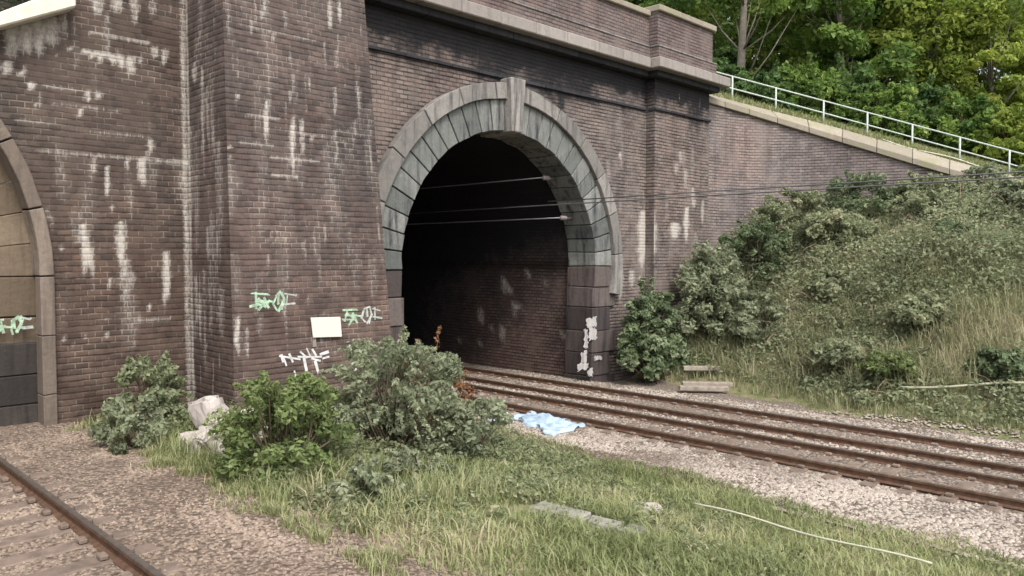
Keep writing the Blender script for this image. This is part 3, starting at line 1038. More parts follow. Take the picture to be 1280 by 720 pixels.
# white brushed paint low on the pier
b = MB()
r_ = random.Random(4)
for (x0, y0, x1, y1) in [(350, 445, 375, 449), (355, 447, 358, 457), (362, 443, 366, 452), (373, 446, 402, 446), (384, 436, 388, 445), (391, 437, 395, 444),
                         (380, 446, 384, 468), (394, 452, 398, 466), (401, 443, 410, 440), (404, 448, 411, 446), (352, 444, 354, 452), (390, 448, 400, 451),
                         (376, 440, 384, 447), (368, 464, 370, 472)]:
    a, c = on_y(x0, y0, 14.35), on_y(x1, y1, 14.35)
    stroke(b, [(a[0], a[2]), (c[0], c[2])], r_.uniform(0.03, 0.07), pf, 1, 1, 0, 0)
fixn(b.build('paint_splash', M['paint_white'], pier))
b = MB()
for (x0, y0, x1, y1) in [(437, 433, 441, 442), (439, 440, 442, 452), (440, 451, 444, 462)]:
    a, c = on_y(x0, y0, 14.35), on_y(x1, y1, 14.35)
    stroke(b, [(a[0], a[2]), (c[0], c[2])], r_.uniform(0.06, 0.1), pf, 1, 1, 0, 0)
fixn(b.build('paint_splash', M['paint_white'], pier))

# blank board on the pier
q = [on_y(x, y, 14.3) for x, y in ((391, 422), (427, 421), (425, 396), (388, 397))]
sg = empty('blank_board', tuple(np.mean(q, 0)), "blank cream rectangular board fixed askew on the buttress between two green tags", "sign")
b = MB()
yb = 14.35
b.hexa([(q[0][0], yb - 0.07, q[0][2]), (q[1][0], yb - 0.07, q[1][2]), (q[1][0], yb - 0.045, q[1][2]), (q[0][0], yb - 0.045, q[0][2]),
        (q[3][0], yb - 0.07, q[3][2]), (q[2][0], yb - 0.07, q[2][2]), (q[2][0], yb - 0.045, q[2][2]), (q[3][0], yb - 0.045, q[3][2])])
b.build('panel', M['sign'], sg, bevel=0.006)
for xx in (q[3][0] + 0.15, q[2][0] - 0.15):
    b = MB()
    b.box(xx - 0.02, xx + 0.02, yb - 0.044, yb + 0.06, q[0][2] + 0.05, q[3][2] - 0.05)
    b.build('fixing_batten', M['timber'], sg)
b = MB()
b.box(q[0][0] + 0.02, q[0][0] + 0.09, yb - 0.03, yb + 0.02, q[0][2] - 0.2, q[0][2] - 0.004)
b.build('fixing_batten', M['timber'], sg)

# ---- left-hand portal
LX = -1.0
lportal = empty('tunnel_portal', (LX, WALL_Y, 0), "brown brick tunnel portal with tan stone arch at the left edge, left of the buttress", "tunnel portal")


def stain_left(S, T, W, K, Rd):
    for a in [(104, 62, 70, 6, 0.8), (114, 64, 74, 8, 0.9), (125, 66, 80, 10, 1), (140, 68, 82, 12, 1), (152, 70, 88, 12, 1), (163, 72, 98, 12, 1), (174, 72, 80, 9, 0.9),
              (193, 60, 74, 10, 0.9), (205, 62, 86, 9, 0.85), (38, 102, 114, 12, 0.95), (108, 114, 130, 8, 0.95), (122, 115, 126, 6, 0.9), (43, 127, 140, 5, 0.8),
              (100, 136, 147, 4, 0.9), (188, 174, 196, 7, 0.9), (120, 198, 222, 5, 0.8), (135, 208, 252, 7, 0.95), (176, 200, 238, 13, 1), (160, 200, 215, 8, 0.7),
              (105, 284, 352, 14, 1), (112, 300, 358, 8, 0.8), (152, 278, 345, 15, 1.0), (158, 325, 392, 24, 0.62), (207, 316, 392, 11, 1), (78, 305, 318, 3, 0.8), (143, 255, 268, 5, 0.9),
              (187, 380, 392, 4, 0.8), (138, 350, 362, 4, 0.8), (135, 415, 425, 4, 0.9), (80, 420, 430, 4, 0.7), (92, 155, 166, 3, 0.6), (205, 236, 246, 3, 0.6),
              (10, 78, 96, 18, 0.9), (25, 88, 98, 12, 0.9), (120, -4, 22, 22, 0.8), (145, -8, 20, 20, 0.75), (170, -6, 38, 14, 0.7), (190, -4, 30, 10, 0.6), (85, 58, 66, 8, 0.9),
              (12, 26, 80, 30, 0.8), (30, 28, 74, 30, 0.82), (48, 24, 76, 28, 0.85), (64, 20, 66, 22, 0.8), (78, 10, 60, 14, 0.6)]:
        W = streak(W, S, T, sp(*a, WALL_Y))
    for (x0, y0, x1, y1, st) in [(20, 150, 190, 173, 0.45), (45, 190, 236, 204, 0.6), (110, 40, 190, 55, 0.6), (50, 106, 140, 116, 0.55), (130, 400, 212, 399, 0.55),
                                 (66, 130, 150, 140, 0.45), (165, 52, 190, 56, 0.7), (100, 64, 180, 74, 0.9), (170, 128, 235, 141, 0.4)]:
        a, c = on_y(x0, y0, WALL_Y), on_y(x1, y1, WALL_Y)
        W = hline(W, S, T, a[0], a[2], c[0], c[2], 0.04, st)
    W = random_streaks(S, T, W, 60, 3.4, PX0, 1.5, 10, 12, (0.25, 0.55), (0.1, 0.5), (0.015, 0.04))
    W = random_streaks(S, T, W, 26, 3.4, PX0, 2.5, 10.5, 90, (0.2, 0.38), (0.4, 1.4), (0.08, 0.3))
    W = np.maximum(W, np.clip(1.3 - np.abs(S - (PX0 - 0.05)) / 0.08, 0, 1) * (0.45 + 0.5 * fbm(T, T * 0, 6)))
    n = fbm(S * 0.5, T * 0.35, 81)
    K = sstep(0.55, 0.75, n) * 0.4
    Rd = sstep(6.0, 2.5, T + (n - 0.5) * 3) * 0.9
    return W, K, Rd


wall_grid('brick_wall', -12.0, PX0, -0.4, 10.4, 0.075, lambda S, T: np.stack([S, np.full_like(S, WALL_Y), T], -1),
          M['brick_left'], lportal, hole=(LX, AZ, 5.15), stain=stain_left)
M['stone_rim'] = stone_mat('stone_rim', (0.15, 0.12, 0.098), (0.24, 0.195, 0.16), (0.07, 0.055, 0.045), None, 0.6)
M['stone_warm'] = stone_mat('stone_warm', (0.13, 0.098, 0.068), (0.21, 0.165, 0.118), (0.06, 0.045, 0.033), None, 0.6)
arch_parts(lportal, LX, M['stone_warm'], M['stone_rim'], M['stone_warm'], 2.4, RV=5.1, rec=0.42, gap=0.0008, hf=0.10, A0=0.0)
for sgn in (-1, 1):
    b = MB()
    x0, x1 = sorted((LX + sgn * 5.105, LX + sgn * RH))
    for q0, q1 in ((2.5, 3.59), (1.4, 2.49), (0.3, 1.39)):
        b.box(x0, x1, WALL_Y - 0.1, WALL_Y + 0.28, q0, q1, random.uniform(0.1, 0.7))
    b.build('rim_foot', M['stone_rim'], lportal, bevel=0.015, jitter=0.02)
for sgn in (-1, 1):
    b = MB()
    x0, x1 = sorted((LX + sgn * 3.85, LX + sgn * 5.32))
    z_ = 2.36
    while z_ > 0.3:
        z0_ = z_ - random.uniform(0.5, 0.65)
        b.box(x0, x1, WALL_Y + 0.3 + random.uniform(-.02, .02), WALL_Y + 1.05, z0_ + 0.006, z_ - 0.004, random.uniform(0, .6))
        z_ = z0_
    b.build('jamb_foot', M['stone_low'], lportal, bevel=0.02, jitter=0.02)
b = MB()
cornice_run(b, -12.0, 6.85, 15.68, 10.42, 10.78, 16.9, 1.5)
b.build('cornice', M['stone_cornice'], lportal, bevel=0.03)
b = MB()
b.box(-12, 6.85, 16.1, 16.8, 10.785, 12.4)
b.build('parapet', M['brick_parapet'], lportal)
b = MB()
cornice_run(b, -12.0, 6.85, 16.0, 12.405, 12.6, 16.9, 1.2)
b.build('parapet_coping', M['coping'], lportal, bevel=0.02)
# pale raking ledge over the left arch
a, c = on_y(-25, 33, 16.0), on_y(92, -10, 16.0)
b = MB()
x0, z0, x1, z1 = a[0], a[2], c[0], c[2]
b.hexa([(x0, 15.85, z0 - 0.12), (x1, 15.85, z1 - 0.30), (x1, 16.32, z1 - 0.30), (x0, 16.32, z0 - 0.12),
        (x0, 15.85, z0 + 0.10), (x1, 15.85, z1 + 0.12), (x1, 16.32, z1 + 0.12), (x0, 16.32, z0 + 0.10)], 0.9)
b.build('raking_ledge', M['stone_pale'], lportal, bevel=0.03)
graffiti(-14, 397, 50, 21, WALL_Y + 0.28, lportal, lambda x, z: WALL_Y + 0.265)

# ---- wing wall
wing = empty('wing_wall', (wx[0], wy[0], 0), "curving grey brick wing wall with sloping coping right of the tunnel portal", "wing wall")


def wing_fn(S, T):
    X = np.interp(S, ws, wx)
    Y = np.interp(S, ws, wy)
    top = np.interp(S, ws, wz)
    return np.stack([X, Y, np.minimum(T, top)], -1)


nsw = 148
Sg, Fg = np.meshgrid(np.linspace(0, WL, nsw + 1), np.linspace(0, 1, 120))
topg = np.interp(Sg, ws, wz)
Tg = -0.5 + (topg + 0.5) * Fg
Pg = np.stack([np.interp(Sg, ws, wx), np.interp(Sg, ws, wy), Tg], -1)
ig = np.arange(Sg.size).reshape(Sg.shape)
fg = np.stack([ig[:-1, :-1], ig[:-1, 1:], ig[1:, 1:], ig[1:, :-1]], -1).reshape(-1, 4)
runs = fbm(Sg * 1.3, Tg * 0.12, 93)
sootg = sstep(0.55, 0.72, runs) * 0.4 + np.clip(1 - Sg / 0.7, 0, 1) * sstep(8, 10, Tg) * 0.8
whg = random_streaks(Sg, Tg, np.zeros_like(Sg), 30, 0, 11, 5, 10, 3, (0.25, 0.5), (0.2, 0.8), (0.03, 0.06))
mesh('brick_wall', Pg.reshape(-1, 3), fg, M['brick_wing'], wing,
     {"white": whg.ravel(), "soot": sootg.ravel(), "red": sstep(0.45, 0.65, fbm(Sg * .5, Tg * .5, 4)).ravel() * .5},
     uv=np.stack([Sg.ravel(), Tg.ravel()], -1))
# coping slabs
b = MB()
s = 0.0
while s < WL - 0.05:
    e = min(s + 1.26, WL)
    k0, k1 = s + 0.008, e - 0.008
    def cp(sv, off, dz):
        h = np.interp(sv, ws, head)
        return (np.interp(sv, ws, wx) + math.sin(h) * off, np.interp(sv, ws, wy) + math.cos(h) * off, np.interp(sv, ws, wz) + dz)
    b.hexa([cp(k0, -0.12, 0.0), cp(k1, -0.12, 0.0), cp(k1, 0.7, 0.0), cp(k0, 0.7, 0.0),
            cp(k0, -0.12, 0.24), cp(k1, -0.12, 0.24), cp(k1, 0.7, 0.66), cp(k0, 0.7, 0.66)], random.uniform(0, 1))
    s = e
fixn(b.build('coping', M['coping'], wing, bevel=0.02, jitter=0.01))

# ------------------------------------------------------------------ handrail along the wing wall
hr = empty('handrail', (27.5, 17, 10), "white tubular handrail with two rails running down behind the wing wall coping", "handrail")


def extra(sv): return float(np.interp(sv, ws, EXW))


def rail_pt(sv, dz):
    if sv <= WL:
        h = np.interp(sv, ws, head)
        x, y, z = np.interp(sv, ws, wx), np.interp(sv, ws, wy), np.interp(sv, ws, wz)
    else:
        h = head[-1]
        x, y = wx[-1] + math.cos(h) * (sv - WL), wy[-1] - math.sin(h) * (sv - WL)
        z = wz[-1] + (sv - WL) * (wz[-1] - wz[-30]) / (ws[-1] - ws[-30])
    z += extra(sv)
    o_ = 1.0
    return (float(x + math.sin(h) * o_), float(y + math.cos(h) * o_), float(z + dz))


HRS = [-0.4, 0.95, 2.45, 4.0, 5.6, 7.2, 8.8, 10.4, 12.0, 13.6]
for h_ in (1.0, 0.50):
    b = MB()
    b.tube([rail_pt(s_, h_) if s_ >= 0 else (26.75, 17.25, rail_pt(0, h_)[2] + 0.1) for s_ in np.arange(-0.4, 13.61, 0.2)], 0.03, 8)
    b.build('rail', M['white_rail'], hr, smooth=True)
for s_ in HRS[1:]:
    p0, p1 = rail_pt(s_, -0.3), rail_pt(s_, 1.0)
    b = MB()
    b.tube([p0, p1], 0.036, 8)
    b.build('post', M['white_rail'], hr, smooth=True)
# pale conduit lying along the back of the coping
b = MB()
b.tube([(p[0], p[1], p[2]) for p in [tuple(np.array(rail_pt(s_, 0.06)) - np.array([WNX[-1], WNY[-1], 0]) * 0.25 + np.array([0, 0, 0.05 * math.sin(s_ * 2)])) for s_ in np.arange(7.8, 13.2, 0.25)]], 0.035, 6)
tag(b.build('conduit', M['cable_pale'], smooth=True), "pale conduit lying along the back edge of the sloping coping", "cable")


# ------------------------------------------------------------------ tracks
def rail_mesh(b, x, y0, y1, ztop, n=40):
    prof = [(-0.07, -0.16), (0.07, -0.16), (0.07, -0.145), (0.012, -0.12), (0.012, -0.05), (0.036, -0.04), (0.036, -0.006), (0.028, 0),
            (-0.028, 0), (-0.036, -0.006), (-0.036, -0.04), (-0.012, -0.05), (-0.012, -0.12), (-0.07, -0.145)]
    m = len(prof)
    ps = []
    for y in np.linspace(y0, y1, n):
        ps += [(x + p[0], y, ztop + p[1]) for p in prof]
    fs = []
    for i in range(n - 1):
        for k in range(m):
            fs.append((i * m + k, i * m + (k + 1) % m, (i + 1) * m + (k + 1) % m, (i + 1) * m + k))
    b.raw(ps, fs)


def track(xl, xr, zt, y0, y1, label, sl0, sl1):
    t = empty('railway_track', ((xl + xr) / 2, 0, zt), label, "railway track", "railway tracks")
    for x in (xl, xr):
        b = MB()
        rail_mesh(b, x, y0, y1, zt)
        o = b.build('rail', M['rail'], t)
        fixn(o)
        o.data.materials.append(M['rail_top'])
        for p in o.data.polygons:
            if p.normal.z > 0.8 and p.center.z + origin(t).z > zt - 0.01: p.material_index = 1
    b = MB()
    hw = (xr - xl) / 2 + 0.42
    cx = (xl + xr) / 2
    cx_ = 0
    b.box(cx - hw, cx + hw, -0.13, 0.13, zt - 0.28, zt - 0.150)
    for sg_ in (-1, 1):
        xr_ = cx + sg_ * (xr - xl) / 2
        for o_ in (-1, 1):
            b.box(xr_ + o_ * 0.125 - 0.045, xr_ + o_ * 0.125 + 0.045, -0.07, 0.07, zt - 0.149, zt - 0.09)
    first = b.build('sleeper', M['sleeper'], t, bevel=0.015)
    ys = np.arange(sl0, sl1, 0.66)
    for i, y in enumerate(ys):
        o = first if i == 0 else first.copy()
        if i:
            col.objects.link(o)
            o.parent = t
        o.location = (0, y + random.uniform(-0.02, 0.02), random.uniform(-0.008, 0.008))
        o.rotation_euler = (0, 0, random.uniform(-0.01, 0.01))
    return t


track(17.08, 18.52, 0.0, -40, 100, "rusty railway track on the far side of the double line into the open tunnel", -4, 34)
track(14.78, 16.10, 0.0, -40, 100, "rusty railway track on the near side of the double line beside the grass", -4, 34)
track(1.37, 2.80, 1.0, -40, 100, "dark railway track in the bottom left corner heading for the left tunnel", -2, 30)


# ------------------------------------------------------------------ scatter helpers
def stones_mesh(name, X, Y, Z, size, mat, label=None, extra_tone=0):
    n = len(X)
    base = np.array([(1, 0, 0), (0.3, 0.9, 0.1), (-0.8, 0.4, 0), (-0.7, -0.6, 0.1), (0.4, -0.9, 0), (0.1, 0.1, 0.75), (0.35, -0.3, 0.62)])
    fs = np.array([(0, 1, 6), (1, 5, 6), (1, 2, 5), (2, 3, 5), (3, 4, 6), (3, 6, 5), (4, 0, 6)])
    ang = rng.uniform(0, 6.28, n)
    sx = size * rng.uniform(0.6, 1.3, n)
    sy = size * rng.uniform(0.5, 1.0, n)
    szz = size * rng.uniform(0.5, 1.0, n)
    jit = rng.uniform(0.8, 1.2, (n, 7, 3))
    V = base[None] * jit
    vx, vy, vz = V[..., 0] * sx[:, None], V[..., 1] * sy[:, None], V[..., 2] * szz[:, None]
    c, s_ = np.cos(ang)[:, None], np.sin(ang)[:, None]
    P = np.stack([X[:, None] + vx * c - vy * s_, Y[:, None] + vx * s_ + vy * c, Z[:, None] + vz], -1)
    Fc = fs[None] + (np.arange(n) * 7)[:, None, None]
    tone = np.repeat(np.clip(rng.uniform(0, 0.75, n) + 1.3 * (fbm(X * 0.9, Y * 0.45, 27) - 0.42) + extra_tone, 0, 1), 7)
    o = mesh(name, P.reshape(-1, 3), Fc.reshape(-1, 3), mat, None, {"tone": tone})
    tag(o, label, "ballast", None, 'stuff')
    return o


n = 46000
X = rng.uniform(1.0, 5.6, n)
X = np.where(rng.uniform(0, 1, n) < 0.06, 5.2 + rng.exponential(0.45, n), X)
Y = 1.5 + 15 * rng.uniform(0, 1, n) ** 1.25
Z = np.maximum(np.where(X < 5.65, np.interp(X, nx2, nz2) - 0.01, -9), ground_z(X, Y) + 0.005)
stones_mesh('ballast_stones', X, Y, Z, rng.uniform(0.02, 0.045, n), M['pebble_near'], "loose brown ballast stones beside the near track")
n = 52000
X = rng.uniform(12.3, 21.2, n)
X = np.where(rng.uniform(0, 1, n) < 0.35, rng.uniform(12.3, 14.6, n), X)
Y = -2 + 22 * rng.uniform(0, 1, n)
keep = (np.abs(X - 18.52) > .12) & (np.abs(X - 17.08) > .12) & (np.abs(X - 14.78) > .12) & (np.abs(X - 16.1) > .12) & (X > 12.3 + 1.6 * fbm(Y * .5, Y * 0, 61) * (Y > 6))
X, Y = X[keep], Y[keep]
Z = np.interp(X, bx, bz) - 0.01
Z = np.where((X > 20.9) | (X < 12.4), ground_z(X, Y) + 0.03, Z)
stones_mesh('ballast_stones', X, Y, Z, rng.uniform(0.03, 0.065, len(X)), M['pebble_far'], "pale ballast stones along the double track",
            -0.22 * np.exp(-((np.minimum(abs(X - 15.44), abs(X - 17.8)) / 0.85) ** 4)) * sstep(0.3, 0.6, fbm(Y * .35, X, 29)))


def blades(name, X, Y, Z, H, W, mat, tone, lean=0.45, label=None, cat="grass"):
    n = len(X)
    az = rng.uniform(0, 6.28, n)
    dirx, diry = np.cos(az), np.sin(az)
    fx, fy = -diry, dirx
    ln = H * lean * rng.uniform(0.2, 1.3, n)
    P = np.zeros((n, 5, 3))
    for k, (f, wv) in enumerate(((0, 1), (0, -1), (0.55, 0.8), (0.55, -0.8))):
        P[:, k, 0] = X + fx * W * wv * 0.5 + dirx * ln * f * f
        P[:, k, 1] = Y + fy * W * wv * 0.5 + diry * ln * f * f
        P[:, k, 2] = Z + H * f
    P[:, 4, 0] = X + dirx * ln
    P[:, 4, 1] = Y + diry * ln
    P[:, 4, 2] = Z + H * (1 - 0.25 * lean)
    base = (np.arange(n) * 5)[:, None]
    f3 = np.concatenate([base + np.array([[0, 1, 3]]), base + np.array([[0, 3, 2]]), base + np.array([[2, 3, 4]])])
    o = mesh(name, P.reshape(-1, 3), f3, mat, None, {"tone": np.repeat(np.clip(tone, 0, 1), 5)})
    return tag(o, label, cat, None, 'stuff')


# grass between the tracks
n = 230000
X = rng.uniform(4.8, 14.2, n)
Y = -3 + 19.0 * rng.uniform(0, 1, n)
d = fbm(X * 0.7, Y * 0.7, 41)
edgeN = 5.0 + 1.3 * fbm(Y * 0.9, Y * 0 + 2, 8) - 0.3 - 0.5 * sstep(8, 13, Y)
edgeF = 12.7 + 1.5 * (fbm(Y * 0.6, Y * 0, 61) - 0.3)
ta, tc = on_z(512, 600, 0.35), on_z(775, 672, 0.3)
td = (tc - ta)[:2]
tl = np.hypot(*td)
tf = ((X - ta[0]) * td[0] + (Y - ta[1]) * td[1]) / tl ** 2
to = np.abs((X - ta[0]) * td[1] - (Y - ta[1]) * td[0]) / tl
trench = (to < 0.34) & (tf > 0) & (tf < 1) & ((tf < 0.42) | (tf > 0.56))
keep = ~trench & (X > edgeN) & (X < edgeF) & (rng.uniform(0, 1, n) < 0.25 + 1.3 * (d - 0.25))
X, Y, d = X[keep], Y[keep], d[keep]
tall = fbm(X * 0.35, Y * 0.35, 44)
tall = tall + 0.5 * sstep(6.5, 9.5, Y) * sstep(8.5, 6.0, X)
H = (0.06 + 0.34 * np.clip(tall - 0.32, 0, 1) + 0.10 * rng.uniform(0, 1, len(X))) * rng.uniform(0.35, 1.5, len(X)) * (0.55 + 0.9 * fbm(X * 2.2, Y * 2.2, 49))
tn = 0.05 + 1.5 * (fbm(X * 0.55, Y * 0.55, 47) - 0.3) + 0.35 * (fbm(X * 3, Y * 3, 48) - 0.5) + rng.normal(0, 0.16, len(X))
blades('grass', X, Y, np.maximum(ground_z(X, Y), np.interp(X, bx, bz)) - 0.02, H * (1 - 0.5 * sstep(12.3, 13.5, X)), 0.010 + 0.014 * rng.uniform(0, 1, len(X)), M['grass'], tn, 0.95, "rough short grass between the two railways")

# stray tufts on the ballast shoulder
n = 6000
tx, ty = rng.uniform(3.4, 5.2, 140), rng.uniform(2, 16, 140)
q_ = rng.integers(0, 140, n)
X, Y = tx[q_] + rng.normal(0, 0.09, n), ty[q_] + rng.normal(0, 0.09, n)
X = np.where(tx[q_] < 4.4, X * 0.35 + 5.1 * 0.65, X)
blades('grass', X, Y, np.maximum(np.where(X < 5.65, np.interp(X, nx2, nz2), -9), ground_z(X, Y)) - 0.01, rng.uniform(0.05, 0.2, n), 0.012 * np.ones(n), M['grass'], rng.uniform(0.1, 0.9, n), 0.8,
       "stray grass tufts on the shoulder of the near ballast")

# rough grass on the bank
n = 150000
X = rng.uniform(20.4, 40, n)
Y = rng.uniform(-8, 16, n)
d = fbm(X * 0.45, Y * 0.45, 52)
wing_side = (X > np.interp(-Y, -wy, wx) - 0.2) & (Y > wy[-1])
keep = (rng.uniform(0, 1, n) < 0.3 + 1.0 * (d - 0.25)) & ~wing_side & (X > 20.5 + 1.7 * sstep(7, 14, Y) + 0.9 * fbm(Y * 0.7, Y * 0, 13))
X, Y, d = X[keep], Y[keep], d[keep]
H = (0.2 + 0.75 * np.clip(fbm(X * 0.4, Y * 0.4, 54) - 0.2, 0, 1)) * rng.uniform(0.6, 1.3, len(X))
tn = 0.15 + 0.8 * fbm(X * 0.6, Y * 0.6, 57) + rng.normal(0, 0.18, len(X)) - 0.05
blades('grass', X, Y, ground_z(X, Y) - 0.02, H, 0.014 + 0.02 * rng.uniform(0, 1, len(X)), M['grass_bank'], tn, 0.6, "tall straw coloured grass on the embankment")
# grass strip behind the coping
n = 16000
sv = rng.uniform(0.0, WL, n)
of = 0.35 + rng.uniform(0, 1, n) ** 1.5 * 6
X = np.interp(sv, ws, wx) + np.interp(sv, ws, WNX) * (of + .3)
Y = np.interp(sv, ws, wy) + np.interp(sv, ws, WNY) * (of + .3)
Z = np.interp(sv, ws, wz) + np.interp(sv, ws, EXW) * sstep(0.1, 0.8, of + .1) + 0.12 * of ** 0.95 - 0.05
blades('grass', X, Y, Z, rng.uniform(0.1, 0.4, n), 0.04 * np.ones(n), M['grass'], 0.35 + 0.6 * fbm(X, Y, 5) - 0.1 + rng.normal(0, .12, n), 0.6, "yellowish grass strip behind the wing wall coping")


# ------------------------------------------------------------------ foliage
def leaf_cloud(C, Rad, n_per, size, seed, up=0.3, tone0=0.45, spread=0.2, flat=0.8, var=0.11):
    """leaves round clump centres C with radii Rad -> (verts, faces, tone)"""
    r = np.random.default_rng(seed)
    k = len(C)
    cid = np.repeat(np.arange(k), n_per)
    n = len(cid)
    dirv = r.normal(0, 1, (n, 3))
    dirv /= np.linalg.norm(dirv, axis=1)[:, None]
    rad = Rad[cid] * r.uniform(0.25, 1, n) ** 0.6
    p = C[cid] + dirv * rad[:, None] * np.array([1, 1, flat])
    nrm = dirv * 0.6 + r.normal(0, 0.6, (n, 3)) + np.array([0, 0, up])
    nrm /= np.linalg.norm(nrm, axis=1)[:, None]
    a = np.cross(nrm, r.normal(0, 1, (n, 3)))
    a /= np.linalg.norm(a, axis=1)[:, None]
    bvec = np.cross(nrm, a)
    L = size * r.uniform(0.45, 1.5, n)
    Wd = L * r.uniform(0.38, 0.6, n)
    V = np.stack([p - a * L[:, None] * 0.5, p + bvec * Wd[:, None] * 0.5 + nrm * (L * 0.08)[:, None], p + a * L[:, None] * 0.5,
                  p - bvec * Wd[:, None] * 0.5 + nrm * (L * 0.08)[:, None]], 1)
    fc = np.arange(n * 4).reshape(n, 4)
    ctone = r.normal(0, spread, k)
    tone = tone0 + ctone[cid] + r.normal(0, var, n)
    return V.reshape(-1, 3), fc, np.repeat(np.clip(tone, 0, 1), 4)


def bush(name, x, y, z, rx, ry, h, leafm, label, nclump=26, n_per=130, size=0.12, seed=1, cat="bush", group=None, tone0=0.45, sparse=0.0, up=0.3):
    root = empty(name, (x, y, z), label, cat, group)
    r = np.random.default_rng(seed)
    C, Rr = [], []
    while len(C) < nclump:
        q = r.uniform(-1, 1, 3)
        q[2] = r.uniform(0.0, 1)
        e = (q[0] ** 2 + q[1] ** 2) ** 0.5
        if e > 1.0 - 0.45 * q[2] ** 2.5: continue
        C.append((x + q[0] * rx, y + q[1] * ry, z + 0.12 * h + q[2] * h * 0.86))
        Rr.append(r.uniform(0.16, 0.34) * (rx + ry) * 0.5 * (1 - 0.35 * q[2]))
    C, Rr = np.array(C), np.array(Rr)
    V, fc, tn = leaf_cloud(C, Rr, n_per, size, seed + 5, up, tone0)
    SP, SR, spr = [], [], []
    for i in range(int(nclump * 0.7)):
        a_ = r.uniform(0, 6.28)
        el = r.uniform(0.25, 1.35)
        ext = r.uniform(0.95, 1.3)
        tip = np.array([x + math.cos(a_) * math.cos(el) * rx * ext, y + math.sin(a_) * math.cos(el) * ry * ext, z + 0.1 * h + math.sin(el) * h * ext * 0.95])
        mid_ = np.array([x, y, z]) * 0.42 + tip * 0.58 + np.array([0, 0, 0.18 * h])
        spr.append((mid_, tip))
        for f_ in np.linspace(0.1, 1, 7):
            SP.append(mid_ * (1 - f_) + tip * f_ - np.array([0, 0, 0.12 * h * f_ * f_]))
            SR.append(size * 0.75 * (1.15 - 0.5 * f_))
    V2, fc2, tn2 = leaf_cloud(np.array(SP), np.array(SR), 9, size * 0.85, seed + 9, up, tone0 + 0.12, 0.1)
    V, fc, tn = np.concatenate([V, V2]), np.concatenate([fc, fc2 + len(V)]), np.concatenate([tn, tn2])
    mesh('foliage', V, fc, leafm, root, {"tone": tn})
    b = MB()
    for m_, tp_ in spr[::2]:
        b.tube([(x + r.normal(0, .08), y + r.normal(0, .08), z - 0.1), m_, tp_ - np.array([0, 0, 0.12 * h])], [0.016, 0.011, 0.004], 4)
    for i in range(0, nclump, 2):
        c = C[i]
        m_ = (np.array([x, y, z - 0.1]) + c) / 2 + r.normal(0, 0.12, 3)
        b.tube([(x + r.normal(0, .1), y + r.normal(0, .1), z - 0.1), m_, c], [0.03, 0.02, 0.008], 5)
    b.build('stem', M['stem'], root, smooth=True)
    return root


def gz(x, y): return float(ground_z(np.array([x]), np.array([y]))[0])


def gbush(name, x, y, rx, ry, h, m, label, **k):
    return bush(name, x, y, gz(x, y), rx, ry, h, m, label, **k)


# by the pier
gbush('bush', 5.8, 10.6, 1.0, 1.0, 1.5, M['leaf_bush'], "bright green leafy bush in front of the buttress beside the near ballast", nclump=60, n_per=120, size=0.095, seed=3, tone0=0.45)
gbush('bush', 7.0, 11.6, 0.6, 0.6, 1.15, M['leaf_bush'], "low green bush tucked behind the bright green one under the buttress", nclump=20, n_per=100, size=0.11, seed=31, tone0=0.4)
gbush('bush', 8.4, 11.2, 1.35, 1.2, 2.2, M['leaf_grey'], "big grey green bush at the foot of the buttress by the tunnel mouth", nclump=80, n_per=130, size=0.09, seed=4, tone0=0.45)
gbush('bush', 9.6, 10.6, 1.0, 0.9, 1.2, M['leaf_grey'], "low grey green bush between the big grey one and the blue sheet", nclump=26, n_per=110, size=0.11, seed=41, tone0=0.38)
gbush('bush', 10.45, 12.7, 1.0, 0.8, 2.2, M['leaf_rust'], "rusty brown dried bush at the left edge of the dark tunnel mouth", nclump=34, n_per=55, size=0.09, seed=5)
gbush('bush', 5.55, 14.9, 0.75, 0.7, 1.45, M['leaf_bramble'], "dull green bush against the brick wall left of the buttress corner", nclump=40, n_per=150, size=0.1, seed=6, tone0=0.3)
gbush('bush', 4.75, 13.6, 0.6, 0.8, 0.85, M['leaf_grey'], "low grey weedy bush beside the near ballast left of the rubble", nclump=20, n_per=100, size=0.1, seed=61)
gbush('bush', 6.1, 8.9, 0.5, 0.6, 0.55, M['leaf_grey'], "small flat grey weed clump in front of the bright green bush", nclump=14, n_per=90, size=0.09, seed=62, cat="weed")
gbush('bush', 7.3, 9.2, 0.6, 0.6, 0.65, M['leaf_grey'], "small grey weed clump in front of the big grey green bush", nclump=14, n_per=90, size=0.09, seed=63, cat="weed")
